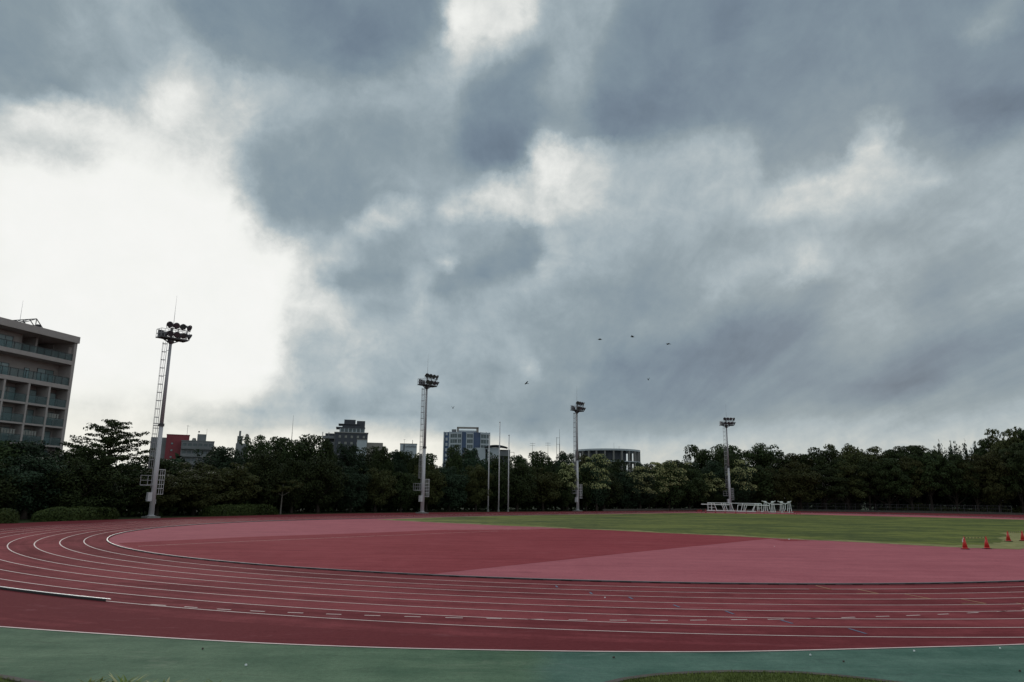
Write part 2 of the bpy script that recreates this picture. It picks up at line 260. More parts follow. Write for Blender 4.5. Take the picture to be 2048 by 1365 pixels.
class MB:
    """collects faces and links them as one mesh object"""
    def __init__(s):
        s.v = []; s.f = []; s.mi = []; s.cur = 0
    def add(s, vs, fs):
        b = len(s.v)
        s.v += [tuple(q) for q in vs]
        s.f += [tuple(b + i for i in f) for f in fs]
        s.mi += [s.cur] * len(fs)
    def box(s, x0, x1, y0, y1, z0, z1):
        s.add([(x0, y0, z0), (x1, y0, z0), (x1, y1, z0), (x0, y1, z0), (x0, y0, z1), (x1, y0, z1), (x1, y1, z1), (x0, y1, z1)],
              [(0, 3, 2, 1), (4, 5, 6, 7), (0, 1, 5, 4), (1, 2, 6, 5), (2, 3, 7, 6), (3, 0, 4, 7)])
    def tube(s, a, b, r0, r1=None, n=8, cap=True):
        a, b = Vector(a), Vector(b)
        r1 = r0 if r1 is None else r1
        d = (b - a).normalized()
        u = d.orthogonal().normalized() if abs(d.z) < 0.999 else Vector((1, 0, 0))
        w = d.cross(u)
        vs = []
        for c, r in ((a, r0), (b, r1)):
            for k in range(n):
                t = 2 * math.pi * k / n
                vs.append(c + u * (math.cos(t) * r) + w * (math.sin(t) * r))
        fs = [(k, (k + 1) % n, n + (k + 1) % n, n + k) for k in range(n)]
        if cap:
            fs += [tuple(range(n - 1, -1, -1)), tuple(range(n, 2 * n))]
        s.add(vs, fs)
    def bar(s, a, b, w, h=None):
        """square bar from a to b"""
        h = w if h is None else h
        a, b = Vector(a), Vector(b)
        d = (b - a).normalized()
        up = Vector((0, 0, 1)) if abs(d.z) < 0.95 else Vector((0, 1, 0))
        sx = d.cross(up).normalized() * (w / 2)
        sy = sx.cross(d).normalized() * (h / 2)
        vs = [c + sx * i + sy * j for c in (a, b) for i, j in ((-1, -1), (1, -1), (1, 1), (-1, 1))]
        s.add(vs, [(3, 2, 1, 0), (4, 5, 6, 7), (0, 1, 5, 4), (1, 2, 6, 5), (2, 3, 7, 6), (3, 0, 4, 7)])
    def poly(s, pts, z):
        s.add([(x, y, z) for x, y in pts], [tuple(range(len(pts)))])
    def prism(s, pts, z0, z1):
        n = len(pts)
        s.add([(x, y, z0) for x, y in pts] + [(x, y, z1) for x, y in pts],
              [tuple(range(n - 1, -1, -1)), tuple(range(n, 2 * n))] + [(k, (k + 1) % n, n + (k + 1) % n, n + k) for k in range(n)])
    def ribbon(s, pts, w, z, closed=False):
        n = len(pts)
        vs = []
        for i in range(n):
            a = Vector(pts[(i - 1) % n] if closed or i > 0 else pts[i])
            b = Vector(pts[(i + 1) % n] if closed or i < n - 1 else pts[i])
            t = (b - a).normalized()
            nn = Vector((-t.y, t.x)) * (w / 2)
            p = Vector(pts[i])
            vs += [(p.x + nn.x, p.y + nn.y, z), (p.x - nn.x, p.y - nn.y, z)]
        m = n if closed else n - 1
        s.add(vs, [(2 * i + 1, 2 * ((i + 1) % n) + 1, 2 * ((i + 1) % n), 2 * i) for i in range(m)])
    def sweep(s, pts, w, z0, z1, closed=False):
        n = len(pts)
        vs = []
        for i in range(n):
            a = Vector(pts[(i - 1) % n] if closed or i > 0 else pts[i])
            b = Vector(pts[(i + 1) % n] if closed or i < n - 1 else pts[i])
            t = (b - a).normalized()
            nn = Vector((-t.y, t.x)) * (w / 2)
            p = Vector(pts[i])
            for q, z in ((nn, z0), (-nn, z0), (-nn, z1), (nn, z1)):
                vs.append((p.x + q.x, p.y + q.y, z))
        m = n if closed else n - 1
        fs = []
        for i in range(m):
            j = (i + 1) % n
            for k in range(4):
                l = (k + 1) % 4
                fs.append((4 * i + k, 4 * j + k, 4 * j + l, 4 * i + l))
        if not closed:
            fs += [(3, 2, 1, 0), (4 * n - 4, 4 * n - 3, 4 * n - 2, 4 * n - 1)]
        s.add(vs, fs)
    def build(s, name, mats, parent=None, smooth=False, loc=None):
        me = bpy.data.meshes.new(name)
        me.from_pydata(s.v, [], s.f)
        mats = mats if isinstance(mats, (list, tuple)) else [mats]
        for m in mats:
            me.materials.append(m)
        if len(mats) > 1:
            me.polygons.foreach_set('material_index', s.mi)
        bm = bmesh.new(); bm.from_mesh(me)
        bmesh.ops.recalc_face_normals(bm, faces=bm.faces)
        bm.to_mesh(me); bm.free()
        if smooth:
            me.polygons.foreach_set('use_smooth', [True] * len(me.polygons))
        o = bpy.data.objects.new(name, me)
        COL.objects.link(o)
        if parent: o.parent = parent
        if loc: o.location = loc
        return o


def copy_tree(o, parent=None):
    c = o.copy()
    COL.objects.link(c)
    if parent: c.parent = parent
    for ch in list(o.children):
        copy_tree(ch, c)
    return c


# ------------------------------------------------------------------ materials
def mat(name, color, rough=0.7, metal=0.0, var=0.12, scale=3.0, spec=0.5, dirt=None, streak=False, bump=0.0):
    m = bpy.data.materials.new(name)
    m.use_nodes = True
    N = NT(m.node_tree)
    b = m.node_tree.nodes['Principled BSDF']
    tc = N.n('ShaderNodeTexCoord').outputs['Object']
    v = tc
    if streak:
        mp = N.n('ShaderNodeMapping'); N.put(mp.inputs[0], tc); mp.inputs['Scale'].default_value = (1, 1, 0.12); v = mp.outputs[0]
    nz = N.noise(v, scale, 6, 0.6)
    lo = tuple(c * (1 - var) for c in color); hi = tuple(min(1, c * (1 + var)) for c in color)
    c = N.ramp(nz, [(0.3, lo), (0.7, hi)])
    if dirt:
        c = N.mixc(N.mr(N.noise(v, scale * 2.7, 5, 0.65), 0.55, 0.75, 0, 0.6), c, dirt)
    N.put(b.inputs['Base Color'], c)
    N.put(b.inputs['Roughness'], N.m('ADD', N.m('MULTIPLY', nz, 0.15), rough - 0.07))
    b.inputs['Metallic'].default_value = metal
    b.inputs['Specular IOR Level'].default_value = spec
    if bump:
        bp = N.n('ShaderNodeBump'); bp.inputs['Strength'].default_value = bump; bp.inputs['Distance'].default_value = 0.01
        N.put(bp.inputs['Height'], N.noise(tc, scale * 8, 4)); N.put(b.inputs['Normal'], bp.outputs[0])
    return m


def leaf_mat(name, dark, light, tip=None, trans=0.0):
    m = bpy.data.materials.new(name)
    m.use_nodes = True
    N = NT(m.node_tree)
    b = m.node_tree.nodes['Principled BSDF']
    isl = N.n('ShaderNodeNewGeometry').outputs['Random Per Island']
    tc = N.n('ShaderNodeTexCoord').outputs['Object']
    oi = N.n('ShaderNodeObjectInfo').outputs['Random']
    pos = N.vm('ADD', tc, N.xyz(N.m('MULTIPLY', oi, 37.0), 0.0, 0.0))
    f = N.m('ADD', N.m('MULTIPLY', isl, 0.55), N.m('MULTIPLY', N.noise(pos, 0.55, 3), 0.55))
    c = N.ramp(f, [(0.2, dark), (0.75, light)])
    hsv = N.n('ShaderNodeHueSaturation')
    N.put(hsv.inputs['Hue'], N.m('ADD', 0.485, N.m('MULTIPLY', oi, 0.03)))
    N.put(hsv.inputs['Value'], N.m('ADD', 0.75, N.m('MULTIPLY', oi, 0.5)))
    N.put(hsv.inputs['Color'], c)
    c = hsv.outputs[0]
    if tip:
        c = N.mixc(N.mr(isl, 0.72, 0.95, 0, 0.8), c, tip)
    N.put(b.inputs['Base Color'], c)
    b.inputs['Roughness'].default_value = 0.62
    b.inputs['Specular IOR Level'].default_value = 0.12
    return m


AX, AY, RAD, LANE = 7.515, 63.53, 36.69, 1.22
DX, DY = 0.6266, 0.7793            # direction of the straights
NX, NY = DY, -DX                   # from the back straight towards the home straight
BX, BY = AX + 84.39 * DX, AY + 84.39 * DY


def surf(name, base, pale, lanes=False, grain=60.0, rough=0.9, blot=0.085, bl_col=None, tint=None):
    """porous rubber surfacing: grain, blotches, wear along the running direction"""
    m = bpy.data.materials.new(name)
    m.use_nodes = True
    N = NT(m.node_tree)
    b = m.node_tree.nodes['Principled BSDF']
    tc = N.n('ShaderNodeTexCoord').outputs['Object']   # objects sit with their origin at the bend's centre
    x, y, z = N.sep(tc)
    r = N.m('SQRT', N.m('ADD', N.m('MULTIPLY', x, x), N.m('MULTIPLY', y, y)))
    th = N.m('ARCTAN2', N.m('MULTIPLY', x, -1.0), N.m('MULTIPLY', y, -1.0))
    big = N.noise(tc, 0.16, 4, 0.6, 0.4)
    mid = N.noise(tc, 1.1, 5, 0.6)
    fine = N.noise(tc, grain, 2, 0.7)
    f = N.m('ADD', N.m('MULTIPLY', big, 0.5), N.m('MULTIPLY', mid, 0.5))
    if lanes:
        polar = N.xyz(N.m('MULTIPLY', r, 1.6), N.m('MULTIPLY', th, 3.0), 0.0)
        pn = N.noise(polar, 1.0, 5, 0.6)
        k = N.m('FLOOR', N.m('DIVIDE', N.m('SUBTRACT', r, RAD), LANE))
        wn = N.n('ShaderNodeTexWhiteNoise', noise_dimensions='1D')
        N.put(wn.inputs['W'], N.m('ADD', k, 11.0))
        f = N.m('ADD', N.m('MULTIPLY', f, 0.55), N.m('MULTIPLY', pn, 0.45))
        f = N.m('ADD', f, N.m('MULTIPLY', N.m('SUBTRACT', wn.outputs[0], 0.5), 0.10))
        f = N.m('SUBTRACT', f, N.m('MULTIPLY', N.m('GREATER_THAN', r, RAD + 8 * LANE), 0.085))
    else:
        mp = N.n('ShaderNodeMapping'); N.put(mp.inputs[0], tc)
        mp.inputs['Rotation'].default_value = (0, 0, math.radians(-14)); mp.inputs['Scale'].default_value = (0.12, 1.0, 1)
        f = N.m('ADD', N.m('MULTIPLY', f, 0.6), N.m('MULTIPLY', N.noise(mp.outputs[0], 1.0, 4, 0.6), 0.4))
    c = N.ramp(f, [(0.5 - blot, base), (0.5 + blot, pale)])
    spk = N.noise(tc, 9.0, 5, 0.75)
    c = N.mixc(N.mr(spk, 0.42, 0.62, 0.0, 0.40, False), c, N.mixc(1.0, c, (0.62, 0.58, 0.60), 'MULTIPLY'))
    c = N.mixc(N.mr(fine, 0.35, 0.65, 0.0, 0.45, False), c, N.mixc(1.0, c, (0.52, 0.5, 0.52), 'MULTIPLY'))
    # dusty scuffs and damp marks
    scv = N.n('ShaderNodeMapping'); N.put(scv.inputs[0], tc); scv.inputs['Rotation'].default_value = (0, 0, math.radians(20)); scv.inputs['Scale'].default_value = (0.5, 1.6, 1)
    sc = N.noise(scv.outputs[0], 0.9, 7, 0.72, 0.8)
    c = N.mixc(N.mr(sc, 0.56, 0.72, 0.0, 0.35), c, (0.38, 0.15, 0.165) if base[0] > base[1] else (0.24, 0.30, 0.27))
    c = N.mixc(N.mr(sc, 0.30, 0.44, 0.38, 0.0), c, N.mixc(1.0, c, (0.45, 0.40, 0.45), 'MULTIPLY'))
    if tint:
        c = N.mixc(N.mr(N.m('ADD', x, N.m('MULTIPLY', big, 1.5)), tint[1] - 0.4, tint[1] + 0.4, 0.7, 0.0), c, N.mixc(1.0, c, tint[0], 'MULTIPLY'))
    if bl_col:
        c = N.mixc(N.mr(N.noise(tc, 0.45, 5, 0.65, 0.5), 0.52, 0.68, 0.0, 0.75), c, bl_col)
    N.put(b.inputs['Base Color'], c)
    b.inputs['Roughness'].default_value = rough
    b.inputs['Specular IOR Level'].default_value = 0.02
    bp = N.n('ShaderNodeBump'); bp.inputs['Strength'].default_value = 0.5; bp.inputs['Distance'].default_value = 0.004
    N.put(bp.inputs['Height'], fine); N.put(b.inputs['Normal'], bp.outputs[0])
    return m


def grass_mat(name, a, bcol, dry, dryness, sc=1.0, stripes=True):
    m = bpy.data.materials.new(name)
    m.use_nodes = True
    N = NT(m.node_tree)
    b = m.node_tree.nodes['Principled BSDF']
    tc = N.n('ShaderNodeTexCoord').outputs['Object']
    mp = N.n('ShaderNodeMapping'); N.put(mp.inputs[0], tc)
    mp.inputs['Rotation'].default_value = (0, 0, math.radians(38)); mp.inputs['Scale'].default_value = (0.09 if stripes else 1, 0.22 if stripes else 1, 1)
    n1 = N.noise(mp.outputs[0], sc, 5, 0.6)
    n2 = N.noise(tc, 0.9 * sc, 6, 0.7)
    n3 = N.noise(tc, 14.0, 3, 0.7)
    f = N.m('ADD', N.m('MULTIPLY', n1, 0.5), N.m('MULTIPLY', n2, 0.3))
    f = N.m('ADD', f, N.m('MULTIPLY', n3, 0.2))
    c = N.ramp(f, [(0.45, a), (0.56, bcol)])
    c = N.mixc(N.mr(N.noise(tc, 0.5 * sc, 6, 0.72, 0.6), 0.62 - dryness, 0.78 - dryness, 0.0, 0.85), c, dry)
    N.put(b.inputs['Base Color'], c)
    b.inputs['Roughness'].default_value = 0.9
    b.inputs['Specular IOR Level'].default_value = 0.15
    return m


M = {}
M['soil'] = mat('soil', (0.05, 0.045, 0.03), 0.95, scale=0.6, var=0.3, spec=0.1)
M['red'] = surf('red_track_rubber', (0.215, 0.046, 0.053), (0.365, 0.088, 0.098), lanes=True)
M['pink'] = surf('faded_infield_rubber', (0.48, 0.145, 0.172), (0.58, 0.185, 0.215), grain=40)
M['dark'] = surf('dark_infield_rubber', (0.33, 0.062, 0.074), (0.42, 0.090, 0.104), grain=40)
M['green'] = surf('green_rubber', (0.082, 0.168, 0.130), (0.170, 0.285, 0.225), grain=45, blot=0.10, rough=0.75, tint=((1.15, 1.0, 0.72), -6.2))
M['line'] = mat('white_line_paint', (0.84, 0.64, 0.61), 0.7, scale=2.0, var=0.15, dirt=(0.58, 0.36, 0.35))
M['oline'] = mat('yellow_line_paint', (0.50, 0.26, 0.13), 0.7, scale=2.0)
M['bline'] = mat('blue_line_paint', (0.12, 0.15, 0.24), 0.7, scale=2.0)
M['pitch'] = grass_mat('pitch_grass', (0.056, 0.078, 0.014), (0.175, 0.195, 0.036), (0.13, 0.13, 0.05), 0.0)
M['worn'] = grass_mat('worn_grass', (0.20, 0.20, 0.07), (0.34, 0.31, 0.13), (0.26, 0.22, 0.12), 0.1, stripes=False)
M['lawn'] = grass_mat('lawn_grass', (0.06, 0.085, 0.02), (0.13, 0.16, 0.045), (0.14, 0.12, 0.05), 0.0, sc=2.0, stripes=False)
M['verge'] = grass_mat('verge_grass', (0.018, 0.030, 0.010), (0.040, 0.055, 0.020), (0.05, 0.05, 0.025), 0.0, stripes=False)
M['conc'] = mat('concrete', (0.24, 0.23, 0.22), 0.85, scale=2.5, dirt=(0.1, 0.095, 0.085), bump=0.3)
M['kerbc'] = mat('dark_weathered_concrete', (0.085, 0.072, 0.062), 0.9, scale=3, var=0.3, dirt=(0.03, 0.028, 0.025), bump=0.5)
M['alu'] = mat('aluminium', (0.34, 0.32, 0.33), 0.5, metal=0.2, scale=4)
M['rubber'] = mat('black_rubber', (0.022, 0.02, 0.02), 0.7)
M['polep'] = mat('pale_pole_paint', (0.60, 0.585, 0.61), 0.45, scale=1.2, streak=True, dirt=(0.44, 0.42, 0.42))
M['poled'] = mat('backlit_shade_pole', (0.36, 0.35, 0.37), 0.55, scale=1.2, streak=True)  # upper section: dark backlit look against bright sky put into the colour
M['steel'] = mat('galvanised_steel', (0.38, 0.37, 0.39), 0.45, metal=0.3, scale=4)
M['dsteel'] = mat('dark_steel', (0.07, 0.065, 0.072), 0.55, scale=4)
M['lampb'] = mat('lamp_housing', (0.10, 0.095, 0.105), 0.5, scale=6)
M['white'] = mat('white_painted_steel', (0.86, 0.88, 0.88), 0.4, scale=5, var=0.04, dirt=(0.66, 0.66, 0.65))
M['redp'] = mat('red_painted_steel', (0.42, 0.035, 0.045), 0.5, scale=5)
M['cone'] = mat('red_cone_plastic', (0.62, 0.035, 0.03), 0.45, scale=4, var=0.1)
M['bark'] = mat('bark', (0.045, 0.036, 0.030), 0.95, scale=5, var=0.35, streak=True, spec=0.1, bump=0.6)
M['barkp'] = mat('grey_bark', (0.17, 0.155, 0.135), 0.95, scale=5, var=0.3, streak=True, spec=0.1)
M['leaf'] = leaf_mat('dark_foliage', (0.016, 0.027, 0.010), (0.047, 0.066, 0.022))
M['leaf2'] = leaf_mat('warm_foliage', (0.026, 0.031, 0.010), (0.072, 0.076, 0.026))
M['leafb'] = leaf_mat('bluish_foliage', (0.015, 0.030, 0.017), (0.038, 0.062, 0.032))
M['bloss'] = leaf_mat('cream_blossom', (0.20, 0.22, 0.08), (0.62, 0.62, 0.30))
M['bush'] = leaf_mat('hedge_leaves', (0.026, 0.042, 0.012), (0.066, 0.090, 0.025))
M['blade'] = leaf_mat('grass_blades', (0.07, 0.10, 0.025), (0.20, 0.24, 0.07))
M['weed'] = leaf_mat('young_leaves', (0.06, 0.10, 0.02), (0.20, 0.25, 0.06), tip=(0.45, 0.42, 0.25))
M['crow'] = mat('black_feathers', (0.012, 0.012, 0.014), 0.5)

# ------------------------------------------------------------------ ground
def S(o, label=None):
    return tag(o, label, None, None, 'structure')


def rel(pts):
    return [(x - AX, y - AY) for x, y in pts]


def arc(cx, cy, r, a0, a1, n):
    return [(cx + r * math.cos(a0 + (a1 - a0) * i / n), cy + r * math.sin(a0 + (a1 - a0) * i / n)) for i in range(n + 1)]


def stadium(r, n=160):
    """closed ring at distance r round the two bend centres, anticlockwise seen from above"""
    an = math.atan2(NY, NX)
    a = arc(0, 0, r, an, an - math.pi, n)                              # home end bend, the one in front of the camera
    b = arc(BX - AX, BY - AY, r, an + math.pi, an, n)
    return a + b


def smooth(pts, n=8):
    """Catmull-Rom through points"""
    out = []
    P = [Vector(p) for p in pts]
    P = [P[0] * 2 - P[1]] + P + [P[-1] * 2 - P[-2]]
    for i in range(1, len(P) - 2):
        for k in range(n):
            t = k / n
            q = 0.5 * ((2 * P[i]) + (P[i + 1] - P[i - 1]) * t + (2 * P[i - 1] - 5 * P[i] + 4 * P[i + 1] - P[i + 2]) * t * t
                       + (3 * P[i] - P[i - 1] - 3 * P[i + 1] + P[i + 2]) * t ** 3)
            out.append((q.x, q.y))
    out.append(tuple(pts[-1]))
    return out


m = MB()
n = 40
ring = [(4000 * math.cos(2 * math.pi * k / n), 4000 * math.sin(2 * math.pi * k / n)) for k in range(n)]
m.poly(ring, -0.03)
S(m.build('ground', M['verge']))

near_edge = smooth([(-60, 58), (-48, 40), (-36, 28), (-24, 21.6), (-16, 18.35), (-11.3, 17.0), (-8.1, 16.2), (-5.2, 15.6), (-2.6, 15.28), (-0.2, 15.17), (2.3, 15.18), (4.8, 15.36), (8.6, 16.0), (11.0, 16.45), (16, 17.7), (24, 20.4), (40, 27), (70, 46)], 8)
far_edge = smooth([(-60, 58), (-52, 61), (-45.3, 65.8), (-43.3, 74.2), (-38, 88.5), (-30, 106.7), (-18.1, 122.7), (-1.8, 137.9), (19.1, 157.5), (40, 178), (60, 187), (86.5, 188.5), (110, 185), (130, 173), (150, 150), (120, 95), (70, 46)], 8)
m = MB()
m.poly(rel(near_edge + far_edge[::-1][1:-1]), 0.0)
S(m.build('running_track', M['red'], loc=(AX, AY, 0)))

# green surfacing towards the stands
def shift(pts, dy, k=1.0, cx=0.0):
    return [(cx + (x - cx) * k, y + dy) for x, y in pts]


isl_r = smooth([(-1.2, 5.0), (-0.9, 8.5), (0.2, 11.2), (1.0, 12.2), (1.6, 12.8), (2.0, 13.08), (2.7, 13.38), (3.8, 13.6), (4.8, 13.62), (5.5, 13.5), (6.4, 13.12), (7.3, 12.5), (8.3, 11.3), (9.2, 9.0), (9.4, 5.0)], 6)
isl_r = shift(isl_r, -0.16, 0.93, 3.4)
m = MB()
g0 = [(x, y) for x, y in near_edge if -45 < x < 50]
m.poly(rel([(-40, 2)] + g0 + [(50, 2)]), -0.004)
S(m.build('green_surfacing', M['green'], loc=(AX, AY, 0)))

infield_ring = stadium(RAD - 0.12)
m = MB(); m.poly(infield_ring, 0.004)
S(m.build('infield_surface', M['pink'], loc=(AX, AY, 0)))

# darker band of the infield surface, bounded by the bend
a0 = math.atan2(43.6 - AY, -22.6 - AX); a1 = math.atan2(29.3 - AY, -2.9 - AX)
band = arc(0, 0, RAD - 0.45, a0, a1, 40) + rel([(6.3, 40.7), (17.4, 54.2), (21.6, 59.0), (17, 63), (6.2, 72.4), (4.0, 70.6), (-1.5, 66.9), (-5.2, 65.6), (-10.7, 58.6), (-17.9, 51.0)])
m = MB(); m.poly(band, 0.008)
S(m.build('infield_dark_band', M['dark'], loc=(AX, AY, 0)))
m = MB(); m.poly(rel([(19.8, 56.3), (21.6, 57.0), (22.5, 55.3), (19.9, 53.9)]), 0.012)
S(m.build('infield_dark_patch', M['dark'], loc=(AX, AY, 0)))

pitch = [(-15.8, 88.4), (-12.6, 85.6), (-6.4, 80.1), (-1.0, 75.6), (4.0, 72.0), (10.3, 66.8), (16.0, 61.8), (19.0, 59.1), (21.9, 56.6), (25.9, 53.0), (30.1, 48.9), (32.9, 48.2), (36, 51.5), (50, 69), (96, 126), (60, 150), (36, 151), (30.4, 145.1), (15.8, 129.9), (-1.5, 112.2), (-8.5, 101.5)]
rng = random.Random(5)
pe = []
for i in range(len(pitch)):
    a, b = Vector(pitch[i]), Vector(pitch[(i + 1) % len(pitch)])
    k = max(1, int((b - a).length / 0.5))
    for j in range(k):
        q = a.lerp(b, j / k)
        w = 0.16 * math.sin(q.x * 1.7 + q.y) + 0.1 * math.sin(q.x * 4.1 - q.y * 2.3) + rng.uniform(-0.05, 0.05)
        pe.append((q.x + w * 0.6, q.y + w * 0.6))
m = MB(); m.poly(rel(pe), 0.016)
S(m.build('worn_turf_edge', M['worn'], loc=(AX, AY, 0)))
cxp, cyp = 42.0, 100.0
inner = []
for i, (x, y) in enumerate(pe):
    v = Vector((cxp - x, cyp - y)).normalized()
    w = 1.5 + 0.5 * math.sin(x * 0.8) + 0.35 * math.sin(x * 2.7 + y) + rng.uniform(-0.15, 0.15)
    if x > 24 and y < 70: w += min(3.0, (x - 24) * 0.30)
    inner.append((x + v.x * w, y + v.y * w))
m = MB(); m.poly(rel(inner), 0.024)
S(m.build('grass_field', M['pitch'], loc=(AX, AY, 0)))

# lane lines
m = MB()
LW = 0.055
for k in range(1, 9):
    m.ribbon(stadium(RAD + LANE * k, 220), LW, 0.006, closed=True)
S(m.build('lane_lines', M['line'], loc=(AX, AY, 0)))
m = MB(); m.ribbon(rel([p for p in near_edge if -50 < p[0] < 60]), 0.07, 0.006)
S(m.build('track_boundary_line', M['line'], loc=(AX, AY, 0)))
# broken line that crosses the outer lanes
dp = smooth([(-9.6, 20.45), (-8.5, 20.12), (-7.0, 19.68), (-5.0, 19.32), (-3.0, 19.07), (-0.9, 18.9), (1.6, 18.85), (3.7, 18.93), (5.2, 19.1), (7.3, 19.42), (9.3, 19.88), (11.4, 20.42), (13.9, 21.25), (16.3, 22.2)], 20)
m = MB()
L = 0.0; seg = []
for a, b in zip(dp, dp[1:]):
    if (L % 1.02) < 0.51: seg.append(a)
    elif len(seg) > 1:
        m.ribbon(seg, 0.06, 0.006); seg = []
    else: seg = []
    L += (Vector(b) - Vector(a)).length
m.v = [(x - AX, y - AY, z) for x, y, z in m.v]
S(m.build('broken_line', M['line'], loc=(AX, AY, 0)))
m = MB()
for a, b in [((10.85, 26.75), (10.95, 25.75)), ((11.9, 25.85), (12.05, 24.7)), ((12.9, 24.7), (13.12, 23.6)), ((14.1, 23.7), (14.25, 22.68)), ((15.3, 22.9), (15.5, 21.9))]:
    m.ribbon(rel([a, b]), 0.06, 0.007)
    t = Vector((b[0] - 1.0, b[1] - 0.28)).normalized()
    m.ribbon(rel([b, (b[0] - 0.75, b[1] - 0.04)]), 0.05, 0.009)
S(m.build('exchange_zone_marks', M['oline'], loc=(AX, AY, 0)))
m = MB()
for a, b in [((1.6, 25.75), (1.62, 25.3)), ((2.58, 24.15), (2.6, 23.7)), ((3.66, 23.15), (3.7, 22.7)), ((4.68, 21.6), (4.75, 21.15)), ((5.86, 20.6), (5.92, 20.05)), ((6.85, 19.2), (6.95, 18.7)), ((8.05, 18.1), (8.15, 17.45))]:
    m.ribbon(rel([a, b]), 0.07, 0.0075)
S(m.build('blue_lane_marks', M['bline'], loc=(AX, AY, 0)))
m = MB()
m.ribbon(rel([(-20.4, 41.2), (-16.2, 46.6), (-9.7, 53.9), (-4.8, 59.6), (-1.0, 63.6)]), 0.06, 0.014)
m.ribbon(rel([(-5.4, 64.8), (-0.5, 66.2), (6.1, 71.5)]), 0.10, 0.014)
m.ribbon(rel([(20.4, 56.3), (22.4, 55.2)]), 0.05, 0.018)
S(m.build('infield_lines', M['line'], loc=(AX, AY, 0)))

# kerb rails
t = empty('track_rail', (AX, AY, 0), 0, 'low continuous aluminium rail along the inside of lane one', 'track rail')
m = MB(); m.sweep(stadium(RAD, 200), 0.05, 0.038, 0.062, closed=True); m.build('rail', M['alu'], t)
m = MB()
ss = stadium(RAD, 220)
acc = 0
for a, b in zip(ss, ss[1:]):
    d = (Vector(b) - Vector(a)); ln = d.length; acc += ln
    if ln < 0.05: continue
    u = d / ln
    if acc >= 0.95:
        acc = 0
        c = Vector(a)
        if ln < 3:
            m.sweep([tuple(c - u * 0.2), tuple(c + u * 0.2)], 0.07, 0.004, 0.040)
tag(m.build('feet', M['rubber'], t), None, None, None, 'stuff')
m = MB(); m.sweep(stadium(RAD + 0.028, 200), 0.012, 0.008, 0.05, closed=True); m.build('rail_shade_strip', M['dsteel'], t)  # added dark strip standing in for the shadow in the gap below the rail
a1 = math.atan2(20.9 - AY, -10.9 - AX); a0 = a1 - math.radians(34)
t = empty('track_rail', (AX, AY, 0), 0, 'white rail end on the outermost lane line at lower left', 'track rail')
m = MB(); m.sweep(arc(0, 0, RAD + 8 * LANE + 0.03, a0, a1, 60), 0.045, 0.065, 0.08); m.build('rail', M['white'], t)
m = MB()
for k in range(40):
    a = a1 - math.radians(0.2 + k * 0.84)
    m.sweep(arc(0, 0, RAD + 8 * LANE + 0.045, a - 0.0145, a, 2), 0.035, 0.004, 0.066)
tag(m.build('feet', M['rubber'], t), None, None, None, 'stuff')

# islands of lawn in front of the stands
def island(pts, label, seed, xr, yr, count, tall):
    m = MB(); m.poly(pts, 0.03)
    S(m.build('lawn', M['lawn']), label)
    m = MB(); m.sweep(pts, 0.14, -0.02, 0.05)
    tag(m.build('kerb', M['kerbc']), 'dark curved concrete kerb ' + ('round the lawn at lower right' if xr[0] > 0 else 'cutting the lower left corner'), 'kerb')
    rg = np.random.RandomState(seed)
    P = np.array(pts)
    vs = []; fs = []
    x = rg.uniform(*xr, count); y = rg.uniform(*yr, count)
    def inside(px, py):
        c = False
        j = len(pts) - 1
        for i in range(len(pts)):
            xi, yi = pts[i]; xj, yj = pts[j]
            if (yi > py) != (yj > py) and px < (xj - xi) * (py - yi) / (yj - yi) + xi: c = not c
            j = i
        return c
    cxm = P[:, 0].mean(); cym = P[:, 1].mean()
    for px, py in zip(x, y):
        if not inside(px + (px - cxm) * 0.03, py + (py - cym) * 0.03): continue
        h = rg.uniform(0.025, 0.07) * tall; a = rg.uniform(0, 6.28); w = 0.008
        l = rg.uniform(-0.03, 0.03, 2)
        b = len(vs)
        vs += [(px - w * math.cos(a), py - w * math.sin(a), 0.028), (px + w * math.cos(a), py + w * math.sin(a), 0.028), (px + l[0], py + l[1], 0.03 + h)]
        fs.append((b, b + 1, b + 2))
    me = bpy.data.meshes.new('grass'); me.from_pydata(vs, [], fs); me.materials.append(M['blade'])
    o = bpy.data.objects.new('grass', me); COL.objects.link(o)
    tag(o, None, None, None, 'stuff')


island(isl_r, 'curved lawn island at the lower right corner', 3, (0.3, 8.5), (11.6, 13.7), 26000, 1.0)
isl_l = smooth([(-16, 5), (-15.5, 9.5), (-13.5, 12.2), (-11, 13.0), (-9.4, 12.95), (-8.2, 12.62), (-7.5, 12.3), (-6.4, 11.95), (-5.0, 11.9), (-3.6, 11.7), (-2.2, 10.9), (-1.6, 9), (-1.5, 5)], 6)
isl_l = shift(isl_l, -0.12)
island(isl_l, 'lawn island at the lower left corner', 9, (-11, -3), (11.2, 12.6), 8000, 1.0)


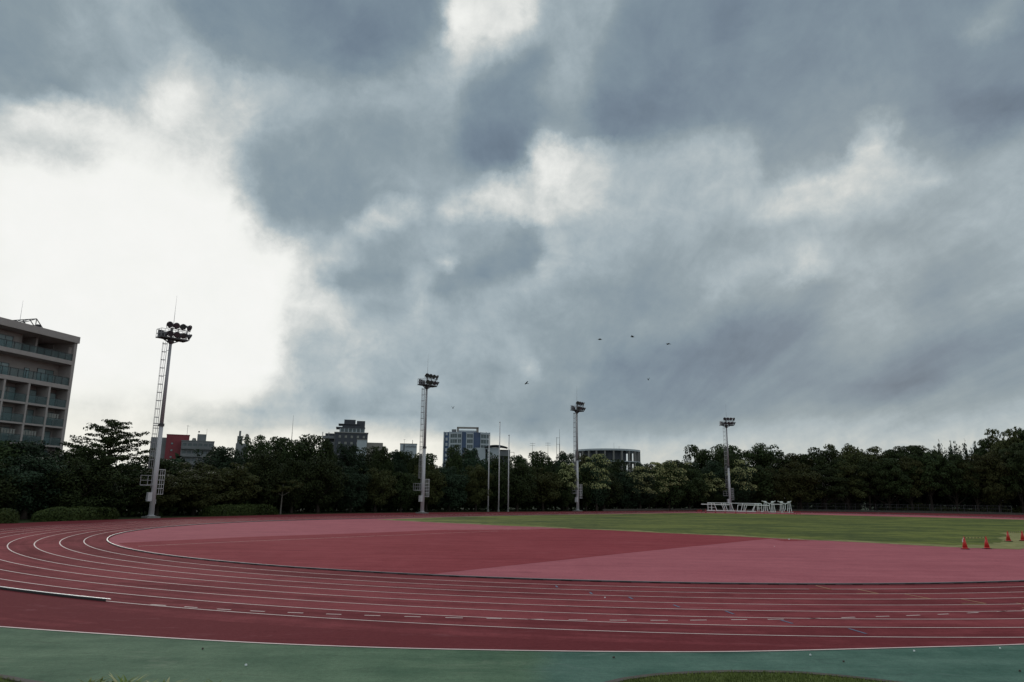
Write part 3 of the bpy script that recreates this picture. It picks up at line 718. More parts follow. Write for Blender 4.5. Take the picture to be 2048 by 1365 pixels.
# leafy weeds whose tips reach into the bottom of the picture
def weed(x, y, h, n, seed, label):
    rg = random.Random(seed)
    t = empty('leafy_plant', (x, y, 0.03), 0, label, 'plant', 'leafy plants at the lower left lawn edge')
    m = MB()
    for k in range(n):
        a = rg.uniform(0, 6.28); ln = h * rg.uniform(0.7, 1.5); w = rg.uniform(0.012, 0.028)
        up = rg.uniform(0.55, 1.0)
        d = Vector((math.cos(a), math.sin(a), 0)); s_ = Vector((-d.y, d.x, 0))
        ax = rg.uniform(-0.12, 0.12); ay = rg.uniform(-0.08, 0.08)
        pr = []
        for i in range(6):
            q = i / 5
            c = Vector((ax, ay, 0)) + d * (ln * q * (0.35 + 0.5 * q)) + Vector((0, 0, h * up * (1.35 * q - 0.55 * q * q * (1.3 - up * 0.4))))
            ww = w * (math.sin(math.pi * min(1, 0.15 + q * 0.85)) + 0.02)
            pr += [c - s_ * ww, c + s_ * ww]
        m.add(pr, [(2 * i, 2 * i + 1, 2 * i + 3, 2 * i + 2) for i in range(5)])
    m.build('leaves', M['weed'], t)


WL = ['leafy tuft nearest the lower left corner, broad pale leaves', 'tallest leafy tuft with a pale upright blade, lower left',
      'low leafy tuft third along the bottom edge', 'sparse leafy tuft at the right end of the plants along the bottom edge', 'single grass-like tuft between the broad-leaved tufts, bottom edge']
for (x, y, h, nn), lb in zip([(-6.2, 11.62, 0.24, 40), (-5.7, 11.52, 0.32, 44), (-5.05, 11.45, 0.26, 36), (-4.3, 11.45, 0.26, 16), (-5.4, 11.45, 0.26, 26)], WL):
    weed(x, y, h, nn, int(h * 1000 + nn), lb)

# small litter and dry leaves lying about
rg = random.Random(12)
LIT = [(5.9, 15.05, 'white scrap on the green surfacing just below the boundary line, left one', 0), (8.2, 15.55, 'white scrap below the boundary line, middle one', 0), (10.2, 15.95, 'white scrap below the boundary line, rightmost one', 0),
       (-4.6, 13.6, 'dry white leaf on the green surfacing at lower left', 0), (2.9, 22.9, 'tiny white scrap lying in a middle lane near the picture centre', 0), (21.0, 56.1, 'white ball-like scrap on the small dark infield patch', 1), (17.0, 48.0, 'tiny white scrap on the pale infield', 0), (-5.9, 14.9, 'dark fallen leaf on the green surfacing at left', 2), (6.3, 14.5, 'dark fallen leaf on the green surfacing above the lawn island', 2), (9.2, 13.9, 'dark fallen leaf on the green surfacing right of the lawn island', 2), (2.0, 14.6, 'dark fallen leaf left of the lawn island', 2)]
for x, y, lb, k in LIT:
    m = MB()
    s_ = 0.022 if k != 1 else 0.06
    a = rg.uniform(0, 3)
    pr = []
    for j in range(7):
        r_ = s_ * rg.uniform(0.7, 1.2)
        pr.append((r_ * math.cos(a + j * 0.9), r_ * 0.7 * math.sin(a + j * 0.9), 0.012 + rg.uniform(0, 0.02) + (0.05 if k == 1 and j % 2 else 0)))
    m.add(pr + [(0, 0, 0.035)] + [(q[0], q[1], 0.002) for q in pr], [(j, (j + 1) % 7, 7) for j in range(7)] + [(j, (j + 1) % 7, 8 + (j + 1) % 7, 8 + j) for j in range(7)])
    o = m.build('litter' if k < 2 else 'fallen_leaf', M['white'] if k < 2 else M['kerbc'], None, loc=(x, y, 0.012 if k == 1 else 0.0))
    tag(o, lb, 'litter' if k < 2 else 'leaf')


# ------------------------------------------------------------------ floodlight towers
def make_tower():
    t = empty('floodlight_tower')
    m = MB(); m.box(-0.75, 0.75, -0.75, 0.75, -0.03, 0.16); m.box(-0.45, 0.45, -0.45, 0.45, 0.16, 0.22); m.build('plinth', M['conc'], t)
    m = MB(); m.tube((0, 0, 0.2), (0, 0, 10.6), 0.31, 0.235, 20); m.tube((0, 0, 0.22), (0, 0, 0.27), 0.42, n=20)
    m.build('pole', M['polep'], t, smooth=False)
    m = MB(); m.tube((0, 0, 10.6), (0, 0, 20.6), 0.225, 0.16, 20); m.build('pole', M['poled'], t)
    for p_ in t.children:
        if p_.name.startswith('pole'):
            p_.data.polygons.foreach_set('use_smooth', [abs(f.normal.z) < 0.5 for f in p_.data.polygons])
    m = MB(); m.tube((0, 0, 10.45), (0, 0, 10.6), 0.33, n=16); m.tube((0, 0, 10.64), (0, 0, 10.76), 0.33, n=16); m.build('flange', M['dsteel'], t)
    m = MB(); m.tube((0, 0, 20.3), (0, 0, 20.6), 0.18, 0.36, 16); m.tube((0, 0, 20.6), (0, 0, 20.95), 0.36, 0.30, 16); m.build('collar', M['dsteel'], t)
    # platform: long side along local x, field side is -y
    pf = MB()
    pf.box(-1.55, 1.75, -0.62, 0.62, 20.95, 21.02)
    for y in (-0.62, 0.62): pf.bar((-1.55, y, 20.98), (1.75, y, 20.98), 0.07, 0.16)
    for x in (-1.55, -0.8, 0, 0.9, 1.75): pf.bar((x, -0.62, 20.93), (x, 0.62, 20.93), 0.07, 0.12)
    for s in (-1, 1): pf.bar((0.1 * s, 0, 20.4), (1.2 * s, 0, 20.95), 0.1, 0.12)
    pl = pf.build('platform', M['dsteel'], t)
    rl = MB()
    for z in (21.45, 21.95):
        rl.bar((-1.55, -0.62, z), (1.75, -0.62, z), 0.045); rl.bar((-1.55, 0.62, z), (1.75, 0.62, z), 0.045)
        for s in (-1.55, 1.75): rl.bar((s, -0.62, z), (s, 0.62, z), 0.045)
    for i in range(9):
        x = -1.55 + 3.4 * i / 8
        for y in (-0.62, 0.62): rl.bar((x, y, 21.0), (x, y, 21.95), 0.035)
    rl.bar((-1.55, 0, 21.0), (-1.55, 0, 21.95), 0.035); rl.bar((1.75, 0, 21.0), (1.75, 0, 21.95), 0.035)
    rl.build('railing', M['steel'], t)
    for q in ((-1.45, -0.95, 21.85), (-0.85, -0.45, 21.75), (0.8, 1.2, 21.7)):
        bx = MB(); bx.box(q[0], q[1], 0.1, 0.5, 21.03, q[2]); bx.build('control_gear_box', M['lampb'], t)
    m = MB(); m.bar((-0.7, -0.5, 22.15), (2.0, -0.5, 22.15), 0.08)
    for x in (-0.4, 0.5, 1.6): m.bar((x, -0.5, 21.0), (x, -0.5, 22.15), 0.08)
    m.tube((0, 0, 20.9), (0, 0, 22.3), 0.13, 0.1, 10)
    m.build('lamp_frame', M['dsteel'], t)
    m = MB(); m.tube((0.15, 0.1, 22.0), (0.15, 0.1, 24.2), 0.035, 0.025, 6); m.tube((0.15, 0.1, 24.2), (0.15, 0.1, 26.4), 0.022, 0.008, 6); m.build('lightning_rod', M['steel'], t)
    k = 0
    for row, (z, tilt) in enumerate(((22.55, -24), (21.45, -30))):
        for i in range(4):
            x = -0.62 + i * 0.80 + (0.1 if row else 0)
            yaw = math.radians(((-40, -14, 2, 28), (-32, -10, 12, 52))[row][i])       # aims fan round towards the far end of the field
            d = Vector((math.sin(yaw) * math.cos(math.radians(tilt)), -math.cos(yaw) * math.cos(math.radians(tilt)), math.sin(math.radians(tilt))))
            c = Vector((x, -0.62 - 0.12 * row, z))
            m = MB()
            # reflector bowl, lens ring, ballast can behind
            m.tube(c - d * 0.30, c - d * 0.02, 0.15, 0.36, 14)
            m.tube(c - d * 0.02, c + d * 0.08, 0.375, 0.375, 14)
            m.tube(c - d * 0.52, c - d * 0.28, 0.13, 0.15, 10)
            fl = m.build('floodlight', M['lampb'], t)
            g = MB(); g.tube(c + d * 0.081, c + d * 0.095, 0.33, 0.30, 14); g.build('lens', M['lens'], fl)
            y_ = MB(); s_ = d.cross(Vector((0, 0, 1))).normalized()
            y_.bar(c + s_ * 0.38, Vector((x, -0.5, z - 0.42)) + s_ * 0.3, 0.04); y_.bar(c - s_ * 0.38, Vector((x, -0.5, z - 0.42)) - s_ * 0.3, 0.04)
            y_.bar(Vector((x, -0.5, z - 0.42)) + s_ * 0.32, Vector((x, -0.5, z - 0.42)) - s_ * 0.32, 0.04)
            y_.build('bracket', M['dsteel'], fl)
    # climbing ladder and cage behind the pole; local direction of the ladder
    ld = Vector((LADX, LADY, 0)).normalized(); sd = Vector((-ld.y, ld.x, 0))
    m = MB()
    o_ = ld * 0.36
    for s in (-0.2, 0.2): m.bar(o_ + sd * s + Vector((0, 0, 3.4)), o_ + sd * s + Vector((0, 0, 20.95)), 0.045)
    z = 3.5
    while z < 20.9:
        m.bar(o_ + sd * -0.2 + Vector((0, 0, z)), o_ + sd * 0.2 + Vector((0, 0, z)), 0.022); z += 0.33
    for z in (4.5, 7.5, 10.2, 13.5, 16.5, 19.5): m.bar(ld * 0.15 + Vector((0, 0, z)), o_ + Vector((0, 0, z)), 0.05)
    m.build('ladder', M['steel'], t)
    m = MB()
    z = 5.6
    zs = []
    while z < 20.6: zs.append(z); z += 0.98
    zs += [10.2, 10.75, 20.3]
    for z in zs:
        pts = [o_ + sd * 0.2] + [o_ + ld * (0.2 + 0.3 * math.sin(a)) + sd * (0.28 * math.cos(a)) for a in [math.pi * q / 6 for q in range(7)]] + [o_ - sd * 0.2]
        for a, b in zip(pts, pts[1:]): m.bar(a + Vector((0, 0, z)), b + Vector((0, 0, z)), 0.035, 0.05)
    for a in [math.pi * q / 4 for q in range(5)]:
        q = o_ + ld * (0.2 + 0.3 * math.sin(a)) + sd * (0.28 * math.cos(a))
        m.bar(q + Vector((0, 0, 5.6)), q + Vector((0, 0, 20.5)), 0.028)
    m.build('safety_cage', M['steel'], t)
    # small landing near the foot, and the entry cage on the other side
    m = MB()
    for z in (3.7, 4.2, 4.75):
        for s in (-0.45, 0.45): m.bar(ld * 0.3 + sd * s + Vector((0, 0, z)), ld * 1.5 + sd * s + Vector((0, 0, z)), 0.04)
        m.bar(ld * 1.5 - sd * 0.45 + Vector((0, 0, z)), ld * 1.5 + sd * 0.45 + Vector((0, 0, z)), 0.04)
    for q in (ld * 0.75 + sd * 0.45, ld * 0.75 - sd * 0.45, ld * 1.5 + sd * 0.45, ld * 1.5 - sd * 0.45): m.bar(q + Vector((0, 0, 3.65)), q + Vector((0, 0, 4.78)), 0.04)
    m.prism([tuple((ld * a + sd * b)[:2]) for a, b in ((0.25, -0.45), (1.5, -0.45), (1.5, 0.45), (0.25, 0.45))], 3.6, 3.65)
    m.build('landing', M['steel'], t)
    m = MB()
    e = -ld
    for z in (2.65, 3.3, 3.75, 4.25, 4.8, 5.45): 
        pts = [e * 0.3 + sd * 0.3, e * 0.95 + sd * 0.34, e * 0.95 - sd * 0.34, e * 0.3 - sd * 0.3]
        for a, b in zip(pts, pts[1:]): m.bar(a + Vector((0, 0, z)), b + Vector((0, 0, z)), 0.05)
    for a, b in ((0.5, 0.32), (0.72, 0.33), (0.95, 0.34), (0.95, 0.0), (0.95, -0.34), (0.72, -0.33), (0.5, -0.32)):
        m.bar(e * a + sd * b + Vector((0, 0, 2.62)), e * a + sd * b + Vector((0, 0, 5.48)), 0.035)
    m.build('entry_cage', M['white2'], t)
    m = MB()
    c = ld * 0.42 - CAMV * 0.25
    m.box(c.x - 0.23, c.x + 0.23, c.y - 0.23, c.y + 0.23, 1.85, 2.85); m.build('switch_box', M['polep'], t)
    c = -ld * 0.14 - CAMV * -0.36
    m = MB(); m.box(c.x - 0.17, c.x + 0.17, c.y - 0.12, c.y + 0.12, 1.55, 2.05); m.build('meter_box', M['polep'], t)
    return t


M['lens'] = mat('lamp_glass', (0.06, 0.065, 0.075), 0.12, scale=2)
M['white2'] = mat('pale_galvanised_steel', (0.62, 0.61, 0.63), 0.45, scale=4)
TZ = math.atan2(DY, DX)                       # towers stand with the platform along the straight
# ladder points to the left as the camera sees it, in the tower's own axes
_v = Vector((-0.90, -0.43, 0)); _r = Matrix.Rotation(-TZ, 3, 'Z'); _l = _r @ _v; LADX, LADY = _l.x, _l.y
CAMV = _r @ Vector((-0.434, 0.90, 0))          # away from the camera
tower = make_tower()
TW = [(-41.1, 85.2, TZ, 'nearest and largest floodlight tower, at the left end of the row'),
      (-14.25, 120.6, TZ, 'second nearest floodlight tower, left of the three flagpoles'),
      (14.09, 154.3, TZ, 'third floodlight tower, in front of pale-topped trees right of the flagpoles'),
      (54.2, 182.0, TZ - math.radians(42), 'farthest floodlight tower, behind the white steel frames')]
for i, (x, y, r, lb) in enumerate(TW):
    o = tower if i == 0 else copy_tree(tower)
    o.location = (x, y, 0); o.rotation_euler = (0, 0, r)
    tag(o, lb, 'floodlight tower', 'floodlight towers round the track')

# flagpoles
def flagpole(x, y, h, label):
    t = empty('flagpole', (x, y, 0), 0, label, 'flagpole', 'flagpoles beyond the back straight')
    m = MB(); m.tube((0, 0, 0.1), (0, 0, h), 0.115, 0.07, 14); o = m.build('pole', M['white2'], t, smooth=True)
    m = MB(); m.tube((0, 0, 0), (0, 0, 0.35), 0.2, 0.17, 14); m.build('base', M['conc'], t)
    m = MB(); m.tube((0, 0, h), (0, 0, h + 0.1), 0.13, 0.13, 10); m.tube((0, 0, h + 0.1), (0, 0, h + 0.22), 0.10, 0.03, 10); m.build('cap', M['steel'], t)
    m = MB(); m.tube((0.14, 0, 0.9), (0.10, 0, h), 0.012, n=4); m.build('halyard', M['steel'], t)


flagpole(-4.1, 138.9, 14.2, 'left of the two shorter white flagpoles')
flagpole(-2.15, 140.0, 16.8, 'tall middle white flagpole')
flagpole(-0.35, 141.1, 14.4, 'right of the two shorter white flagpoles')


# ------------------------------------------------------------------ traffic cones and bars
def make_cone():
    t = empty('traffic_cone')
    m = MB()
    m.tube((0, 0, 0.035), (0, 0, 0.10), 0.20, 0.165, 20); m.tube((0, 0, 0.10), (0, 0, 0.70), 0.155, 0.035, 20); m.build('body', M['cone'], t, smooth=True)
    m = MB(); m.prism([(0.24, 0.16), (0.16, 0.24), (-0.16, 0.24), (-0.24, 0.16), (-0.24, -0.16), (-0.16, -0.24), (0.16, -0.24), (0.24, -0.16)], 0.0, 0.035)
    m.build('base', M['rubber'], t)
    m = MB(); m.tube((0, 0, 0.62), (0, 0, 0.66), 0.07, 0.065, 14); m.tube((0, 0, 0.70), (0, 0, 0.78), 0.03, 0.026, 10); m.build('bar_ring', M['cone'], t)
    return t


sm = bpy.data.materials.new('striped_bar_plastic'); sm.use_nodes = True
N = NT(sm.node_tree); bb = sm.node_tree.nodes['Principled BSDF']
xx = N.sep(N.n('ShaderNodeTexCoord').outputs['Object'])[0]
N.put(bb.inputs['Base Color'], N.mixc(N.m('GREATER_THAN', N.m('FRACT', N.m('DIVIDE', xx, 0.30)), 0.5), (0.03, 0.03, 0.03), (0.62, 0.52, 0.20)))
bb.inputs['Roughness'].default_value = 0.5
M['stripe'] = sm
CN = [(29.05, 47.7, 'red traffic cone with a white sticker, leftmost of the four'), (30.9, 48.4, 'red traffic cone second from the left, at the turf corner'),
      (38.3, 57.3, 'red traffic cone farther back on the worn turf, third from the left'), (40.1, 58.3, 'red traffic cone cut by the right edge of the picture')]
c0 = make_cone()
for i, (x, y, lb) in enumerate(CN):
    o = c0 if i == 0 else copy_tree(c0)
    o.location = (x, y, 0.004 if i < 2 else 0.03); o.rotation_euler = (0, 0, 0.4 * i - 0.5); o.scale = (1.0, 1.0, 1.0)
    tag(o, lb, 'traffic cone', 'red cones at the turf corner')
m = MB(); m.box(-0.115, -0.085, -0.14, -0.04, 0.44, 0.62); m.box(-0.06, -0.03, -0.10, -0.04, 0.62, 0.72); m.build('sticker', M['white'], c0)
for (a, b, lb) in ((0, 1, 'black and yellow striped bar between the two nearer cones'), (2, 3, 'black and yellow striped bar between the two farther cones')):
    p, q = Vector(CN[a][:2]), Vector(CN[b][:2])
    d = q - p
    m = MB(); m.tube((0.06, 0, 0.685), (d.length / 2, 0, 0.66), 0.017, n=8); m.tube((d.length / 2, 0, 0.66), (d.length - 0.06, 0, 0.70), 0.017, n=8)
    o = m.build('cone_bar', M['stripe'], None, smooth=True, loc=(p.x, p.y, 0.03)); o.rotation_euler = (0, 0, math.atan2(d.y, d.x))
    tag(o, lb, 'bar', 'striped bars between the cones')

# ------------------------------------------------------------------ white equipment frames beside the far turf
ex, ey = 39.2, 155.6                        # left end; local x runs to the right as the camera sees it
er = math.atan2(-0.309, 0.951)
E0 = Matrix.Translation((ex, ey, 0)) @ Matrix.Rotation(er, 4, 'Z') @ Matrix.Diagonal((0.915, 1, 1, 1))


def eq(name, x, y, label, cat, group=None):
    p = E0 @ Vector((x, y, 0))
    o = empty(name, p, er, label, cat, group)
    o.scale = (0.915, 1, 1)
    return o


t = eq('equipment_frame', 2.2, 0, 'left white steel frame with a ladder-like end and legs slanting right', 'steel frame', 'white steel frames by the far turf')
m = MB(); m.bar((0.1, -0.5, 0.5), (6.6, -0.5, 0.5), 0.17, 0.17); m.bar((0.1, 0.9, 0.5), (6.6, 0.9, 0.5), 0.1); m.build('bottom_bar', M['white'], t)
m = MB(); m.bar((-1.1, -0.3, 1.76), (5.2, -0.3, 1.72), 0.16); m.bar((0.2, 0.9, 2.05), (12.0, 0.9, 2.03), 0.11); m.build('top_bar', M['white'], t)
m = MB()
for x in (0.4, 1.2): m.bar((x, -0.5, 0.5), (x, -0.5, 2.0), 0.13)
m.bar((0.4, -0.5, 2.0), (1.9, -0.5, 2.0), 0.12); m.bar((0.4, -0.5, 1.15), (1.9, -0.5, 1.15), 0.08); m.build('ladder_end', M['white'], t)
for a, b, y in ((1.75, 2.35, -0.5), (3.3, 3.9, 0.2), (3.75, 4.2, -0.5), (4.1, 4.6, 0.7), (5.5, 5.95, -0.5)):
    m = MB(); m.bar((a, y, 2.0 if y < 0.5 else 2.05), (b, y, 0.5), 0.13); m.build('slanted_leg', M['white'], t)
m = MB()
for x in (0.6, 2.3, 3.9, 5.9): m.bar((x, -0.5, 0.5), (x, 0.9, 0.5), 0.08)
for x in (1.2, 4.0): m.bar((x, -0.5, 2.0), (x, 0.9, 2.0), 0.08)
m.build('cross_bar', M['white'], t)

t = eq('equipment_frame', 9.0, 0.1, 'middle white steel frame with legs slanting left', 'steel frame', 'white steel frames by the far turf')
m = MB(); m.bar((-0.2, -0.5, 0.48), (6.0, -0.5, 0.45), 0.17); m.bar((-0.1, 0.8, 0.48), (6.0, 0.8, 0.45), 0.1); m.build('bottom_bar', M['white'], t)
m = MB(); m.bar((0.1, -0.5, 1.70), (1.9, -0.5, 1.74), 0.11); m.bar((1.6, -0.6, 1.74), (6.8, -0.6, 1.70), 0.17); m.build('top_bar', M['white'], t)
for a, b, y in ((0.15, -0.05, -0.5), (1.15, 0.75, 0.6), (1.55, 1.35, -0.5), (2.1, 1.55, -0.5), (3.75, 3.1, -0.5), (3.9, 3.4, 0.6)):
    m = MB(); m.bar((a, y, 1.75 if y < 0 else 1.98), (b, y, 0.5), 0.13); m.build('slanted_leg', M['white'], t)
m = MB()
for x in (4.3, 4.6, 5.2): m.bar((x, -0.5, 0.5), (x - 0.05, -0.5, 1.98), 0.13)
m.bar((3.7, -0.5, 1.98), (5.2, -0.5, 1.98), 0.11); m.bar((4.3, -0.5, 1.15), (5.2, -0.5, 1.15), 0.08); m.build('ladder_end', M['white'], t)
m = MB()
for x in (0.0, 1.6, 3.3, 5.0): m.bar((x, -0.5, 0.48), (x, 0.8, 0.48), 0.08)
m.build('cross_bar', M['white'], t)

tl = ['white trestle with splayed legs, leftmost of the four', 'white trestle with splayed legs, second from the left', 'white trestle with splayed legs, third from the left', 'white trestle with splayed legs, rightmost of the four']
t0 = None
for i, x in enumerate((15.0, 16.55, 18.45, 20.0)):
    if t0 is None:
        t0 = eq('trestle', x, 0.1, tl[0], 'trestle', 'white trestles by the far turf')
        m = MB(); m.box(-0.28, 0.28, -0.25, 0.25, 2.33, 2.55); m.build('head', M['white'], t0)
        for a, b in ((-0.2, -0.45), (0.0, 0.0), (0.2, 0.48)):
            for y in (-0.25, 0.25):
                m = MB(); m.bar((a, y * 0.7, 2.35), (b + y * 0.25, y * 2.6, 0.38), 0.08); m.build('leg', M['white'], t0)
        m = MB(); m.bar((-0.5, -0.65, 0.42), (0.55, -0.65, 0.42), 0.13); m.bar((-0.5, 0.65, 0.42), (0.55, 0.65, 0.42), 0.1); m.bar((-0.45, -0.65, 0.42), (-0.45, 0.65, 0.42), 0.08); m.bar((0.5, -0.65, 0.42), (0.5, 0.65, 0.42), 0.08); m.build('foot_frame', M['white'], t0)
        m = MB(); m.bar((-0.3, -0.35, 1.2), (0.32, -0.35, 1.2), 0.05); m.build('brace', M['white'], t0)
    else:
        o = copy_tree(t0); o.location = E0 @ Vector((x, 0.1, 0)); tag(o, tl[i])
for x, lb in ((15.85, 'white V-shaped beam across the two left trestles'), (19.15, 'white V-shaped beam across the two right trestles')):
    t = eq('v_shaped_beam', x, -0.2, lb, 'steel beam', 'V-shaped beams by the far turf')
    m = MB(); m.bar((-1.55, -0.25, 2.58), (0.05, -0.25, 2.03), 0.14); m.build('arm', M['white'], t)
    m = MB(); m.bar((-0.05, -0.28, 2.0), (1.3, -0.28, 2.62), 0.14); m.build('arm', M['white'], t)
    m = MB(); m.bar((0, -0.30, 2.05), (-0.03, -0.30, 0.93), 0.14); m.build('post', M['white'], t)
t = eq('steel_beam', 16.2, 0.6, 'straight white beam linking the two pairs of trestles', 'steel beam')
m = MB(); m.bar((0, 0, 1.95), (2.4, 0, 1.95), 0.15)
m.bar((-2.0, 0, 0.4), (4.6, 0, 0.4), 0.11); m.build('beam', M['white'], t)
for i, (x, lb) in enumerate(((2.1, 'leftmost'), (4.25, 'second'), (6.35, 'third'), (8.6, 'fourth'), (10.85, 'rightmost'))):
    t = eq('low_hurdle_post', x, -1.25, 'short red post under the white frames, ' + (lb if lb in ('leftmost', 'rightmost') else lb + ' from the left'), 'red post', 'short red posts before the white frames')
    m = MB(); m.bar((0, 0, 0.03), (0, 0, 0.78), 0.10); m.build('upright', M['redp'], t)
    m = MB(); m.bar((0, -0.35, 0.05), (0, 0.5, 0.05), 0.10); m.bar((-0.2, 0, 0.05), (0.2, 0, 0.05), 0.10); m.build('foot', M['redp'], t)
hl = [('low red hurdle at the left end of the white frames', 0.75), ('low red hurdle under the middle white frame', 13.4), ('low red hurdle under the leftmost trestle', 15.0), ('low red hurdle between the second and third trestles', 17.6),
      ('low red hurdle under the rightmost trestle', 19.2), ('low red hurdle just right of the trestles', 20.5), ('low red hurdle farthest right beyond the trestles', 21.7)]
h0 = None
for i, (lb, x) in enumerate(hl):
    if h0 is None:
        h0 = eq('low_hurdle', x, -1.0, lb, 'low hurdle', 'low red hurdles by the white frames')
        m = MB(); m.bar((-0.5, 0, 0.52), (0.5, 0, 0.52), 0.05, 0.12); m.build('top_bar', M['redp'], h0)
        for sx in (-0.42, 0.42):
            m = MB(); m.bar((sx, 0, 0.03), (sx, 0, 0.5), 0.06); m.bar((sx, -0.35, 0.05), (sx, 0.3, 0.05), 0.06); m.build('leg', M['redp'], h0)
        m = MB(); m.bar((-0.4, 0.0, 0.25), (0.4, 0.0, 0.25), 0.05, 0.08); m.build('lower_bar', M['redp'], h0)
    else:
        o = copy_tree(h0); o.location = E0 @ Vector((x, -1.0 + 0.2 * (i % 2), 0)); o.rotation_euler = (0, 0, er + 0.3 * ((i % 3) - 1)); tag(o, lb)

# low wall and wire fence along the far side
m = MB(); m.sweep([(20, 159.4), (34, 173.5), (42, 181.5), (56, 188.3), (72, 190.6), (86.5, 191.0), (104, 188.6), (117, 184.5), (134, 175)], 0.25, -0.02, 0.42)
tag(m.build('low_wall', M['kerbc']), 'low grey concrete wall along the far bend of the track', 'wall')
t = empty('wire_fence', (0, 0, 0), 0, 'dark wire fence with thin posts before the trees at far right', 'fence')
fp = smooth([(66, 191.8), (80, 192.8), (95, 192.2), (110, 188.8), (124, 183)], 6)
m = MB()
for z in (0.5, 1.25, 2.0): 
    for a, b in zip(fp, fp[1:]): m.bar((*a, z), (*b, z), 0.05)
for a, b in zip(fp, fp[1:]):
    for k in range(6):
        q = Vector(a).lerp(Vector(b), k / 6)
        m.bar((q.x, q.y, 0.1), (q.x, q.y, 2.0), 0.02)
m.build('mesh_panel', M['dsteel'], t)
for i, q in enumerate(fp[::1]):
    m = MB(); m.bar((*q, 0), (*q, 2.1), 0.08); m.build('post', M['dsteel'], t)

# ------------------------------------------------------------------ trees
def cards(name, pts, nrm, size, material, parent, rs, aspect=0.62):
    """one mesh of many leaf-clump faces: pts (n,3), nrm (n,3), size (n,)"""
    n = len(pts)
    a = rs.normal(size=(n, 3)); nrm = nrm / np.linalg.norm(nrm, axis=1)[:, None]
    u = np.cross(nrm, a); u /= np.linalg.norm(u, axis=1)[:, None]
    w = np.cross(nrm, u)
    s = size[:, None]
    v = np.stack([pts - u * s, pts - w * s * aspect * 0.9 + nrm * s * 0.15, pts + u * s, pts + w * s * aspect + u * s * 0.2], 1).reshape(-1, 3)
    me = bpy.data.meshes.new(name)
    me.vertices.add(4 * n); me.vertices.foreach_set('co', v.astype(np.float32).ravel())
    me.loops.add(4 * n); me.loops.foreach_set('vertex_index', np.arange(4 * n, dtype=np.int32))
    me.polygons.add(n); me.polygons.foreach_set('loop_start', np.arange(0, 4 * n, 4, dtype=np.int32)); me.polygons.foreach_set('loop_total', np.full(n, 4, dtype=np.int32))
    me.update(calc_edges=True)
    me.materials.append(material)
    o = bpy.data.objects.new(name, me); COL.objects.link(o)
    if parent: o.parent = parent
    return o


def unit(rs, n):
    d = rs.normal(size=(n, 3)); return d / np.linalg.norm(d, axis=1)[:, None]


def lobed(rs, lobes, count, size, flat=0.75, inner=0.12, up=0.25):
    """leaf positions on a set of lobes (x,y,z,r)"""
    L = np.array(lobes)
    wgt = L[:, 3] ** 2; idx = rs.choice(len(L), count, p=wgt / wgt.sum())
    d = unit(rs, count); d[:, 2] = d[:, 2] + up; d /= np.linalg.norm(d, axis=1)[:, None]
    r = L[idx, 3] * (0.72 + 0.36 * rs.rand(count) ** 0.8)
    k = rs.rand(count) < inner; r[k] *= rs.rand(k.sum())
    p = L[idx, :3] + d * r[:, None] * np.array([1, 1, flat])
    nr = d + rs.normal(size=d.shape) * 0.55
    nr[:, 2] += 0.25
    return p, nr, size * (0.65 + 0.7 * rs.rand(count))


def trunk_mesh(rs, h, r, lobes, parent, material, n_limb=7, start=0.22):
    m = MB()
    prev = Vector((0, 0, -0.05)); pr = r * 1.35
    pts = [prev]
    for i in range(1, 6):
        q = Vector((rs.normal() * 0.10 * i * 0.6, rs.normal() * 0.10 * i * 0.6, h * 0.62 * i / 5))
        nr = r * (1 - 0.13 * i)
        m.tube(prev, q, pr, nr, 8, cap=False)
        prev, pr = q, nr; pts.append(q)
    for k in range(n_limb):
        l = lobes[rs.randint(len(lobes))]
        b = pts[min(5, 1 + rs.randint(5))]
        e = Vector(l[:3]) * 0.92
        mid = b.lerp(e, 0.5) + Vector((0, 0, -0.25))
        m.tube(b, mid, r * 0.42, r * 0.26, 6, cap=False); m.tube(mid, e, r * 0.26, r * 0.10, 6, cap=False)
    m.build('trunk', material, parent, smooth=True)


PROTO = {}


